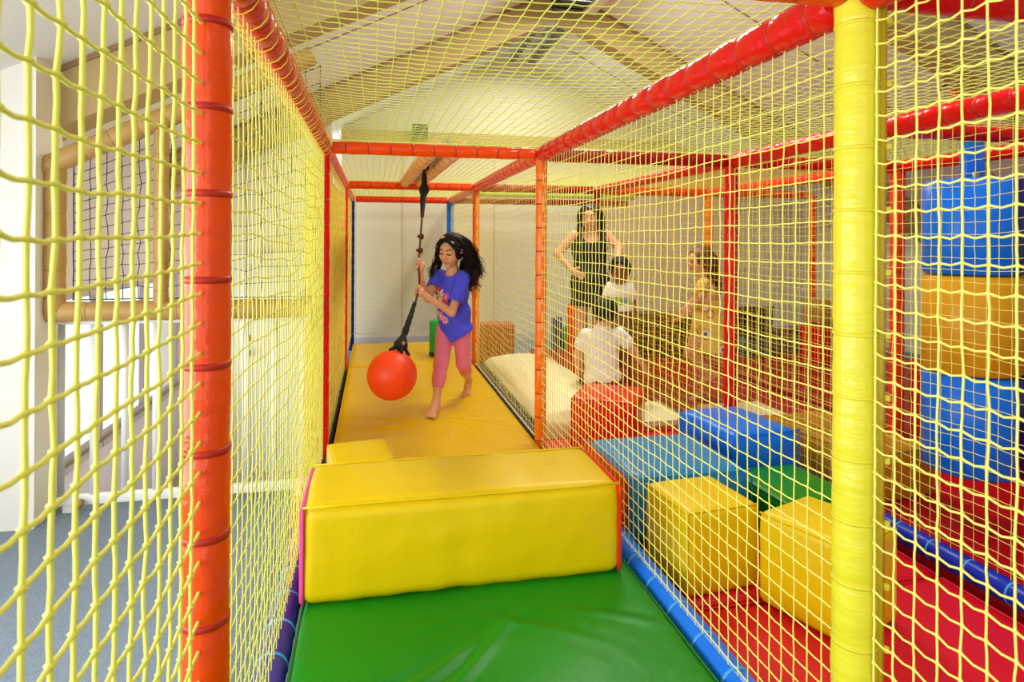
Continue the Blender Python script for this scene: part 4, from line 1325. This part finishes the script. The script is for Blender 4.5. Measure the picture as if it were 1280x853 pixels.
# ================================================================== the girl in the blue shirt
def girl():
    J = dict(
        head=at(564, 314, 4.32), neck=at(566, 340, 4.36), chest=at(564, 368, 4.36), waist=at(566, 392, 4.39), pelvis=at(568, 411, 4.40),
        shR=at(547, 345.5, 4.43), shL=at(580, 347.5, 4.30),
        elR=at(535.5, 374, 4.27), wrR=at(526.5, 350, 4.15),
        elL=at(565, 391, 4.18), wrL=at(536, 373, 4.115),
        hipR=at(558, 412, 4.42), hipL=at(578, 414, 4.38),
        knR=at(552, 455, 4.27), anR=at(546, 504, 4.19),
        knL=at(580, 455, 4.42), anL=at(587, 475.5, 4.74))
    base = np.array([J['pelvis'][0], J['pelvis'][1], .2])
    h = .0034
    lo = np.min(list(J.values()), axis=0) - .22; hi = np.max(list(J.values()), axis=0) + .22
    lo[2] = .19
    F = Field(lo, hi, h)
    c = J['head']; f = unit(-.42 * A_R - .85 * A_F - .30 * A_U)
    M = frame(f, unit(A_U + .10 * A_R))
    s = .103
    head_prims(F, c, M, s)
    F.cone(J['neck'] - [0, 0, .01], c - M[2] * s * .55 - M[1] * s * .15, .037, .034, .02)
    lat = unit(J['shR'] - J['shL']); fw = unit(np.cross(lat, A_U)) * 1.0
    if np.dot(fw, -A_F) < 0: fw = -fw
    TM = np.stack([lat, fw, np.cross(lat, fw)])
    F.ell(J['chest'], TM, [.098, .068, .10], .03)
    F.ell(J['waist'], TM, [.085, .062, .085], .03)
    F.ell(J['pelvis'], TM, [.095, .072, .075], .03)
    F.cone(J['neck'] - [0, 0, .02], J['chest'], .045, .06, .03)
    for S in 'RL':
        F.cone(J['sh' + S], J['el' + S], .033, .027, .02)
        F.cone(J['el' + S], J['wr' + S], .027, .0185, .012)
        F.cone(J['hip' + S], J['kn' + S], .058, .041, .03)
        F.cone(J['kn' + S], J['kn' + S] * .55 + J['an' + S] * .45, .040, .037, .02)
        F.cone(J['kn' + S] * .6 + J['an' + S] * .4, J['an' + S], .036, .023, .02)
    # hands on the rope
    hl = .118
    iR = int(np.argmin(np.linalg.norm(RPS - at(523.5, 333, 4.13), axis=1)))
    iL = int(np.argmin(np.linalg.norm(RPS - at(525, 364, 4.08), axis=1)))
    for i, pd, S in ((iR, J['wrR'] - RPS[iR] + .04 * A_F + .05 * A_R, 'R'), (iL, J['wrL'] - RPS[iL], 'L')):
        dr = unit(RPS[i - 1] - RPS[i + 1])
        palm = grip(F, RPS[i], dr, pd, hl, .0068)
        F.cone(J['wr' + S], palm, .019, .020, .012)
    # feet
    fl = .185
    tdR = unit(-.20 * A_R - .95 * A_F - .02 * A_U)
    bR = foot(F, J['anR'], tdR, fl, A_U)
    toes(F, *bR, fl, -1)
    tdL = unit(-.06 * A_R - .85 * A_F - .62 * A_U)
    bL = foot(F, J['anL'], tdL, fl * .92, unit(.15 * A_R - .9 * A_F + .45 * A_U) * 1.0)
    toes(F, *bL, fl * .92, 1)
    root = new('person', F.mesh('person', SKIN, base), None, base)
    tag(root, 'barefoot girl in blue flowered T-shirt and pink leggings holding the swing rope', 'person')
    face_parts(root, c, M, s, eyes='down', teeth=True)

    # shirt
    F = Field(lo, hi, .005)
    k = .03
    o_ = A_R * .010
    F.ell(J['chest'] + [0, 0, .005] + o_, TM, [.128, .088, .118], k)
    F.ell(J['waist'] + o_, TM, [.130, .094, .12], k)
    F.ell(J['pelvis'] - [0, 0, .03] + o_, TM, [.140, .104, .13], k)
    F.cone(J['shR'] - lat * .015, J['shL'] + lat * .015, .044, .044, .02)
    F.cone(J['neck'] - [0, 0, .015], J['chest'], .05, .07, .02)
    eR = J['shR'] * .25 + J['elR'] * .75; eL = J['shL'] * .12 + J['elL'] * .88
    F.cone(J['shR'], eR, .044, .046, .02)
    F.cone(J['shL'], eL, .046, .054, .02)
    # sleeve mouths cut square, hollowed round the arm
    for e, sh in ((eR, J['shR']), (eL, J['shL'])):
        ax = unit(e - sh)
        F.cone(e + ax * .006, e + ax * .12, .065, .07, .004, 'sub')
    # neckline
    F.ell(J['neck'] + TM[1] * .02 + [0, 0, .026], TM, [.074, .075, .060], .008, 'sub')
    F.ell(c, M, np.array([.7, .7, .9]) * s, .004, 'sub')

    def hem(X, Y, Z):
        dx, dy = X, Y
        zc = dx * A_F[0] + dy * A_F[1]
        px = 640 + FPX * (dx * A_R[0] + dy * A_R[1]) / zc
        yy = np.interp(px, [530, 541, 554, 566, 580, 592], [403, 405, 414, 426, 418, 411])
        zcut = CAM_Z + (300 - yy) / FPX * 4.40
        return zcut - Z
    F.cut(hem)
    V, Q = F.arrays()
    # folds
    rg = np.random.default_rng(2)
    ez = V @ A_U
    q_ = V @ A_R
    wv = .0034 * np.sin(48 * q_ + 30 * ez + 2 * np.sin(20 * ez)) + .0030 * np.sin(42 * ez - 52 * q_ + 1.5 * np.sin(25 * q_)) + .0016 * np.sin(95 * ez + 60 * q_)
    V = V - np.outer(wv, A_F)
    me = mesh_np('t_shirt', V - base, [Q], None if False else mat('cotton_blue', (38, 42, 205), 0.8, 0.3, 60))
    # printed flowers: petals in the shirt's own front plane
    lx = (V - J['chest']) @ lat; lz = (V - J['chest']) @ A_U; lf = (V - J['chest']) @ fw
    colr = np.tile(np.array(lin(74, 82, 250)), (len(V), 1))

    def flower(x, z, r, petals, rgb, centre, ph=0.0, inner=.45):
        dx, dz = lx - x, lz - z
        rad = np.hypot(dx, dz); an = np.arctan2(dz, dx)
        edge = r * (inner + (1 - inner) * np.abs(np.cos(petals * an / 2 + ph)) ** .7)
        m = (rad < edge) & (lf > .02)
        colr[m] = lin(*rgb)
        m = (rad < r * .28) & (lf > .02)
        colr[m] = lin(*centre)
    flower(.036, -.012, .056, 9, (255, 238, 200), (250, 180, 50), inner=.25)
    flower(-.026, -.020, .036, 6, (236, 110, 200), (250, 200, 220), .4)
    flower(.052, .035, .022, 5, (225, 50, 120), (250, 120, 160), .2)
    flower(-.002, -.060, .028, 6, (215, 40, 120), (240, 120, 60), .9)
    flower(.075, -.04, .016, 5, (150, 70, 210), (230, 160, 230))
    flower(.045, -.150, .036, 6, (240, 150, 210), (250, 220, 190), .3)
    flower(.002, -.172, .030, 7, (240, 180, 200), (220, 60, 120), .1)
    flower(.085, -.13, .020, 5, (235, 225, 245), (245, 190, 80))
    ca = me.color_attributes.new('print', 'FLOAT_COLOR', 'POINT')
    ca.data.foreach_set('color', colr.astype(np.float32).ravel())
    mt = MATS['cotton_blue']; nt = mt.node_tree
    a = nt.nodes.new('ShaderNodeVertexColor'); a.layer_name = 'print'
    nt.links.new(a.outputs['Color'], nt.nodes['Principled BSDF'].inputs['Base Color'])
    new('t_shirt', me, root, base)

    # leggings
    F = Field(lo, hi, .0048)
    F.ell(J['pelvis'], TM, [.103, .080, .075], .03)
    for S, end in (('R', .66), ('L', .42)):
        kn, an = J['kn' + S], J['an' + S]
        F.cone(J['hip' + S], kn, .066, .048, .03)
        F.cone(kn, kn + (an - kn) * end * .6, .0475, .044, .02)
        F.cone(kn + (an - kn) * end * .5, kn + (an - kn) * end, .044, .038 if S == 'R' else .042, .015)
        ax = unit(an - kn)
        F.cone(kn + (an - kn) * end + ax * .035, kn + (an - kn) * end + ax * .16, .06, .06, .004, 'sub')
    new('leggings', F.mesh('leggings', mat('jersey_pink', (242, 132, 172), 0.8, 0.25, 80), base), root, base)
    kn, an = J['knL'], J['anL']; e = kn + (an - kn) * .42
    P = []
    ax = unit(an - kn); q1 = unit(np.cross(ax, A_F)); q2 = np.cross(ax, q1)
    for a in np.linspace(0, 2 * PI, 20):
        P.append(e + ax * .012 + (q1 * math.cos(a) + q2 * math.sin(a)) * .040)
    tube('leg_cuff', P, .007, mat('jersey_pale_pink', (244, 160, 178), 0.8), root, base, 6)

    # hair: cap and long curls, mostly down her far side
    w = lambda r, f_, u: c + s * (r * M[0] + f_ * M[1] + u * M[2])
    hair_cap(root, c, M, s, HAIRB, low=-.75, thick=1.09)
    g = [
        [w(-.35, -.3, .95), w(-.95, -.4, .3), at(590, 330, 4.36), at(592, 350, 4.37), at(597, 366, 4.36)],
        [w(-.3, -.7, .8), w(-.8, -.9, .1), at(585, 332, 4.42), at(586, 352, 4.43), at(592, 372, 4.42)],
        [w(-.5, .0, .85), w(-.95, -.1, .2), at(584, 326, 4.30), at(589, 343, 4.30), at(596, 358, 4.31)],
        [w(-.1, -.8, .8), w(-.5, -1.15, .0), at(578, 338, 4.46), at(581, 355, 4.46), at(586, 368, 4.46)],
        [w(-.4, -.5, .9), w(-1.0, -.7, .3), at(595, 322, 4.40), at(599, 338, 4.40), at(602, 354, 4.40)],
    ]
    hair_mesh('hair_curls', strands(g, 300, .017, .014, .0034, .0014, 5, 26, 4, 32), HAIRB, root)
    g2 = [
        [w(.45, -.1, .85), w(.95, .0, .25), at(545, 326, 4.36), at(540, 338, 4.36), at(537, 350, 4.35)],
        [w(.5, -.4, .8), w(.9, -.5, .0), at(549, 333, 4.42), at(544, 345, 4.42), at(541, 356, 4.41)],
    ]
    hair_mesh('hair_curls', strands(g2, 80, .009, .011, .0032, .0014, 6, 26, 4, 32), HAIRB, root)
    g3 = [[w(.0, .45, .95), w(-.35, .55, .75), w(-.72, .35, .3), w(-.85, .1, -.2)],
          [w(.05, .45, .95), w(.40, .50, .72), w(.74, .3, .25), w(.82, .1, -.3)],
          [w(0, .2, 1.08), w(-.5, .1, .95), w(-.85, -.1, .4), w(-.95, -.2, -.2)]]
    hair_mesh('hair_strands', strands(g3, 160, .012, .003, .0034, .002, 8, 8, 4, 12), HAIRB, root)
    # clips
    for k, (p_, rgb) in enumerate(((w(.30, .42, .98), (250, 200, 180)), (w(-.42, .52, .72), (215, 225, 250)), (w(-.86, .22, .12), (240, 150, 190)))):
        m = mat('clip_%d' % k, rgb, .3)
        o = ball('hair_clip', p_, .007, m, root, 8)
        for a in np.arange(5) * 2 * PI / 5:
            ball('clip_petal', p_ + (M[0] * math.cos(a) + M[2] * math.sin(a)) * .011, .0065, m, o, 8)


girl()


# ================================================================== people beyond the nets
def body(J, s, skin, label, headf, headup=A_U, hs=None, h=.008, shoes=None, hands=True, fists=None, eyes='open', sc=(1, 1), face=True, smile=True, legs=True):
    """J joints; s = stature / 1.7 m for limb girths"""
    lo = np.min(list(J.values()), axis=0) - .26; hi = np.max(list(J.values()), axis=0) + .26
    F = Field(lo, hi, h)
    c = J['head']; M = frame(headf, headup)
    hs = hs or .115 * s
    head_prims(F, c, M, hs)
    lat = unit(J['shR'] - J['shL']); sp = unit(J['neck'] - J['pelvis'])
    fw = unit(np.cross(sp, lat)); up = np.cross(lat, fw)
    TM = np.stack([lat, fw, up])
    F.cone(J['neck'] - up * .02 * s, c - M[2] * hs * .5, .055 * s, .048 * s, .02)
    F.ell(J['chest'], TM, np.array([.155 * sc[0], .105 * sc[1], .16]) * s, .04)
    F.ell(J['pelvis'], TM, np.array([.155 * sc[0], .11 * sc[1], .12]) * s, .04)
    F.cone(J['chest'], J['pelvis'], .10 * s, .11 * s, .05)
    F.cone(J['neck'] - up * .03 * s, J['chest'], .06 * s, .09 * s, .04)
    for S in 'RL':
        F.cone(J['sh' + S], J['el' + S], .050 * s, .038 * s, .02)
        F.cone(J['el' + S], J['wr' + S], .040 * s, .026 * s, .015)
        hd = unit(J['hd' + S] - J['wr' + S])
        nr = unit(np.cross(hd, lat) + .3 * A_U)
        open_hand(F, J['wr' + S], hd, nr, .17 * s, .45, 1 if S == 'R' else -1)
        F.cone(J['hip' + S], J['kn' + S], .082 * s, .054 * s, .03)
        F.cone(J['kn' + S], J['kn' + S] * .55 + J['an' + S] * .45, .054 * s, .052 * s, .02)
        F.cone(J['kn' + S] * .6 + J['an' + S] * .4, J['an' + S], .050 * s, .033 * s, .02)
        td = unit(J['to' + S] - J['an' + S]); td[2] *= .2
        b_ = foot(F, J['an' + S], td, .24 * s)
        toes(F, *b_, .24 * s, -1 if S == 'R' else 1)
    base = np.array([J['pelvis'][0], J['pelvis'][1], min(J['anR'][2], J['anL'][2]) - .08 * s])
    root = new('person', F.mesh('person', skin, base), None, base)
    tag(root, label, 'person')
    if face:
        face_parts(root, c, M, hs, eyes=eyes, smile=smile)
    return root, M, TM, lo, hi, base


def woman():
    z = 5.45
    J = dict(head=at(738, 272, z - .02), neck=at(738, 291, z), chest=at(737, 312, z), pelvis=at(738, 352, z),
             shR=at(718, 294, z), shL=at(756, 292, z), elR=at(697, 317, z - .02), wrR=at(714, 337, z - .10), hdR=at(724, 343, z - .12),
             elL=at(774, 309, z - .04), wrL=at(772, 328, z - .20), hdL=at(770, 336, z - .26),
             hipR=at(728, 358, z), hipL=at(748, 358, z), knR=at(727, 414, z - .02), knL=at(748, 414, z),
             anR=at(726, 470, z), anL=at(750, 470, z), toR=at(724, 477, z - .2), toL=at(752, 477, z - .2))
    root, M, TM, lo, hi, base = body(J, .90, SKIN2, 'woman with long dark hair in a sleeveless black dress, hand on hip', -A_F - .30 * A_R - .12 * A_U, hs=.104)
    # dress
    F = Field(lo, hi, .008)
    F.ell(J['chest'], TM, [.155, .108, .16], .04)
    F.ell((J['chest'] + J['pelvis']) / 2, TM, [.137, .102, .15], .04)
    F.ell(J['pelvis'], TM, [.162, .118, .13], .04)
    F.cone(J['pelvis'], J['pelvis'] - [0, 0, .22], .150, .168, .05)
    F.cone(J['chest'] + TM[2] * .06 + TM[0] * .09, J['neck'] + TM[0] * .085 - [0, 0, .02], .045, .035, .03)
    F.cone(J['chest'] + TM[2] * .06 - TM[0] * .09, J['neck'] - TM[0] * .085 - [0, 0, .02], .045, .035, .03)
    F.ell(J['neck'] + TM[1] * .07 - [0, 0, .0], TM, [.075, .09, .085], .012, 'sub')
    zh = at(738, 381, z)[2]
    F.cut(lambda X, Y, Z: zh - Z)
    new('dress', F.mesh('dress', mat('jersey_black', (14, 14, 18), .75, .3, 50), base), root, base)
    c = J['head']; s = .104
    w = lambda r, f_, u: c + s * (r * M[0] + f_ * M[1] + u * M[2])
    hair_cap(root, c, M, s, HAIRK, h=.008, low=-.6, thick=1.05)
    g = [[w(.3, .1, 1.0), w(.9, .1, .3), w(.95, .0, -.6), w(1.0, .2, -1.3), w(.95, .35, -1.9)],
         [w(-.3, .1, 1.0), w(-.9, .1, .3), w(-.95, .0, -.6), w(-1.05, .2, -1.2), w(-1.1, .3, -1.8)],
         [w(.2, -.8, .8), w(.5, -1.0, .0), w(.6, -.9, -.8), w(.7, -.8, -1.5)],
         [w(-.2, -.8, .8), w(-.6, -1.0, .0), w(-.7, -.9, -.8), w(-.9, -.7, -1.6)]]
    hair_mesh('hair_strands', strands(g, 80, .016, .006, .010, .004, 9, 9, 5, 12), HAIRK, root)


def small_child():
    z = 5.05
    J = dict(head=at(775, 338, z), neck=at(775, 355, z), chest=at(775, 368, z), pelvis=at(775, 392, z),
             shR=at(764, 358, z), shL=at(786, 358, z), elR=at(759, 374, z), wrR=at(759, 388, z - .06), hdR=at(760, 396, z - .1),
             elL=at(791, 374, z), wrL=at(793, 388, z - .05), hdL=at(792, 396, z - .08),
             hipR=at(770, 396, z), hipL=at(781, 396, z), knR=at(769, 434, z - .03), knL=at(782, 434, z),
             anR=at(769, 480, z), anL=at(783, 480, z), toR=at(767, 488, z - .15), toL=at(784, 488, z - .15))
    root, M, TM, lo, hi, base = body(J, .62, SKIN3, 'small dark-haired child in a white shirt beside the woman in black', -A_F - .2 * A_R - .2 * A_U, hs=.100, eyes='down')
    F = Field(lo, hi, .007)
    F.ell(J['chest'], TM, [.112, .085, .11], .03)
    F.ell(J['pelvis'] + [0, 0, .03], TM, [.118, .09, .09], .03)
    F.cone(J['shR'], J['shR'] * .35 + J['elR'] * .65, .045, .05, .02)
    F.cone(J['shL'], J['shL'] * .35 + J['elL'] * .65, .045, .05, .02)
    F.cone(J['neck'] - [0, 0, .02], J['chest'], .055, .07, .02)
    zh = at(775, 388, z)[2]
    F.cut(lambda X, Y, Z: zh - Z)
    me = F.mesh('shirt', mat('cotton_white_print', (240, 238, 228), .8, .3, 60), base)
    V = np.empty(len(me.vertices) * 3, np.float32); me.vertices.foreach_get('co', V); V = V.reshape(-1, 3) + base
    lx = (V - J['chest']) @ TM[0]; lz = (V - J['chest']) @ TM[2]; lf = (V - J['chest']) @ TM[1]
    colr = np.tile(np.array(lin(240, 238, 228)), (len(V), 1))
    m = (np.hypot((lx - .03) / 1.2, lz + .045) < .036) & (lf > 0); colr[m] = lin(170, 205, 40)
    m = (np.hypot((lx + .02) / 1.0, lz + .045) < .026) & (lf > 0); colr[m] = lin(120, 190, 190)
    m = (np.abs(lx + .055 - .4 * (lz + .045)) < .008) & (np.abs(lz + .045) < .03) & (lf > 0); colr[m] = lin(110, 150, 60)
    ca = me.color_attributes.new('print', 'FLOAT_COLOR', 'POINT'); ca.data.foreach_set('color', colr.astype(np.float32).ravel())
    nt = MATS['cotton_white_print'].node_tree
    a = nt.nodes.new('ShaderNodeVertexColor'); a.layer_name = 'print'
    nt.links.new(a.outputs['Color'], nt.nodes['Principled BSDF'].inputs['Base Color'])
    new('shirt', me, root, base)
    F = Field(lo, hi, .008)
    F.ell(J['pelvis'] - [0, 0, .01], TM, [.105, .082, .07], .03)
    for S in 'RL': F.cone(J['hip' + S], J['hip' + S] * .3 + J['kn' + S] * .7, .062, .056, .02)
    new('shorts', F.mesh('shorts', mat('cotton_tan', (150, 110, 70), .8), base), root, base)
    hair_cap(root, J['head'], M, .100, HAIRB, h=.007, low=-.35, thick=1.03)


def boy():
    z = 4.57
    fwd = A_F
    J = dict(head=at(757, 391, z), neck=at(754, 408, z), chest=at(752, 432, z), pelvis=at(754, 470, z - .02),
             shR=at(774, 416, z), shL=at(733, 418, z), elR=at(793, 438, z + .03), wrR=at(808, 461, z + .08), hdR=at(814, 470, z + .12),
             elL=at(722, 442, z + .03), wrL=at(724, 466, z + .10), hdL=at(727, 474, z + .18),
             hipR=at(765, 474, z), hipL=at(743, 474, z), knR=at(779, 468, z + .20), knL=at(731, 468, z + .20),
             anR=at(757, 478, z + .24), anL=at(747, 480, z + .28), toR=at(745, 478, z + .27), toL=at(760, 480, z + .31))
    root, M, TM, lo, hi, base = body(J, .72, SKIN, 'boy in a white T-shirt sitting with his back to the camera behind the red cube', A_F * 1.0 + .25 * A_R - .25 * A_U, hs=.100, face=True)
    F = Field(lo, hi, .007)
    up = TM[2]
    F.ell(J['chest'] + up * .01, TM, [.125, .092, .13], .03)
    F.ell((J['chest'] + J['pelvis']) / 2, TM, [.122, .095, .12], .03)
    F.ell(J['pelvis'], TM, [.135, .105, .09], .03)
    F.cone(J['shR'] - up * .004, J['shR'] * .5 + J['elR'] * .5, .05, .052, .02)
    F.cone(J['shL'] - up * .004, J['shL'] * .5 + J['elL'] * .5, .05, .052, .02)
    F.cone(J['neck'] - up * .02, J['chest'], .06, .08, .02)
    V, Q = F.arrays()
    V = V - np.outer(.003 * np.sin(60 * V[:, 2] + 45 * (V @ A_R)) + .002 * np.sin(110 * V[:, 2] - 60 * (V @ A_R)), A_F)
    new('t_shirt', mesh_np('t_shirt', V - base, [Q], mat('cotton_white', (244, 242, 236), .85, .4, 50)), root, base)
    F = Field(lo, hi, .008)
    F.ell(J['pelvis'] - up * .03, TM, [.125, .10, .07], .03)
    for S in 'RL': F.cone(J['hip' + S], J['hip' + S] * .25 + J['kn' + S] * .75, .07, .06, .02)
    new('shorts', F.mesh('shorts', mat('cotton_red', (150, 20, 22), .8), base), root, base)
    hair_cap(root, J['head'], M, .100, HAIRB, h=.007, low=-.62, thick=1.05)


def floral_child():
    z = 5.0
    J = dict(head=at(875, 325, z), neck=at(880, 346, z), chest=at(883, 368, z), pelvis=at(886, 408, z),
             shR=at(884, 354, z + .10), shL=at(880, 354, z - .10), elR=at(866, 378, z + .13), wrR=at(850, 390, z + .10), hdR=at(842, 393, z + .09),
             elL=at(866, 383, z - .11), wrL=at(851, 397, z - .08), hdL=at(843, 400, z - .06),
             hipR=at(884, 412, z + .06), hipL=at(886, 412, z - .06), knR=at(884, 455, z + .06), knL=at(862, 440, z - .08),
             anR=at(880, 488, z + .06), anL=at(888, 464, z - .08), toR=at(862, 497, z + .06), toL=at(880, 480, z - .08))
    root, M, TM, lo, hi, base = body(J, .78, SKIN2, 'long-haired child in a pale yellow floral dress facing sideways on the red mat', -A_R - .15 * A_F - .1 * A_U, hs=.104, eyes='down')
    F = Field(lo, hi, .007)
    F.ell(J['chest'], TM, [.118, .09, .13], .03)
    F.ell(J['pelvis'], TM, [.125, .10, .11], .03)
    F.cone((J['chest'] + J['pelvis']) / 2, J['pelvis'] - [0, 0, .17], .10, .165, .05)
    F.cone(J['shR'], J['shR'] * .6 + J['elR'] * .4, .05, .05, .02)
    F.cone(J['shL'], J['shL'] * .6 + J['elL'] * .4, .05, .05, .02)
    F.cone(J['neck'] - [0, 0, .03], J['chest'], .055, .07, .02)
    zh = at(885, 437, z)[2]
    F.cut(lambda X, Y, Z: zh - Z)
    m = mat('floral_cotton', (240, 226, 170), .8, .3, 50)
    nt = m.node_tree
    tc = nt.nodes.new('ShaderNodeTexCoord'); vo = nt.nodes.new('ShaderNodeTexVoronoi'); vo.inputs['Scale'].default_value = 9
    cr_ = nt.nodes.new('ShaderNodeValToRGB')
    e = cr_.color_ramp.elements
    e[0].position = .0; e[0].color = lin(40, 120, 150)
    cr_.color_ramp.interpolation = 'CONSTANT'
    e[1].position = .13; e[1].color = lin(245, 240, 225)
    e2_ = cr_.color_ramp.elements.new(.30); e2_.color = lin(215, 140, 40)
    e3_ = cr_.color_ramp.elements.new(.40); e3_.color = lin(240, 212, 110)
    nt.links.new(tc.outputs['Object'], vo.inputs['Vector']); nt.links.new(vo.outputs['Distance'], cr_.inputs['Fac'])
    nt.links.new(cr_.outputs['Color'], nt.nodes['Principled BSDF'].inputs['Base Color'])
    new('dress', F.mesh('dress', m, base), root, base)
    c = J['head']; s = .104
    w = lambda r, f_, u: c + s * (r * M[0] + f_ * M[1] + u * M[2])
    hair_cap(root, c, M, s, HAIRN, h=.007, low=-.6, thick=1.04)
    g = [[w(.2, -.5, .95), w(.5, -.9, .2), w(.55, -.95, -.8), w(.5, -1.1, -1.8), w(.4, -1.3, -2.7)],
         [w(-.2, -.5, .95), w(-.5, -.9, .2), w(-.55, -.95, -.8), w(-.5, -1.1, -1.8), w(-.4, -1.3, -2.7)],
         [w(0, -.7, .9), w(0, -1.1, .0), w(0, -1.15, -1.0), w(0, -1.3, -2.0), w(0, -1.5, -2.9)],
         [w(-.5, .0, .85), w(-.9, -.2, .2), w(-.85, -.4, -.7), w(-.7, -.6, -1.6)]]
    hair_mesh('hair_strands', strands(g, 90, .014, .009, .009, .0035, 10, 12, 5, 14), HAIRN, root)


woman()
small_child()
boy()
floral_child()
bpy.context.view_layer.update()
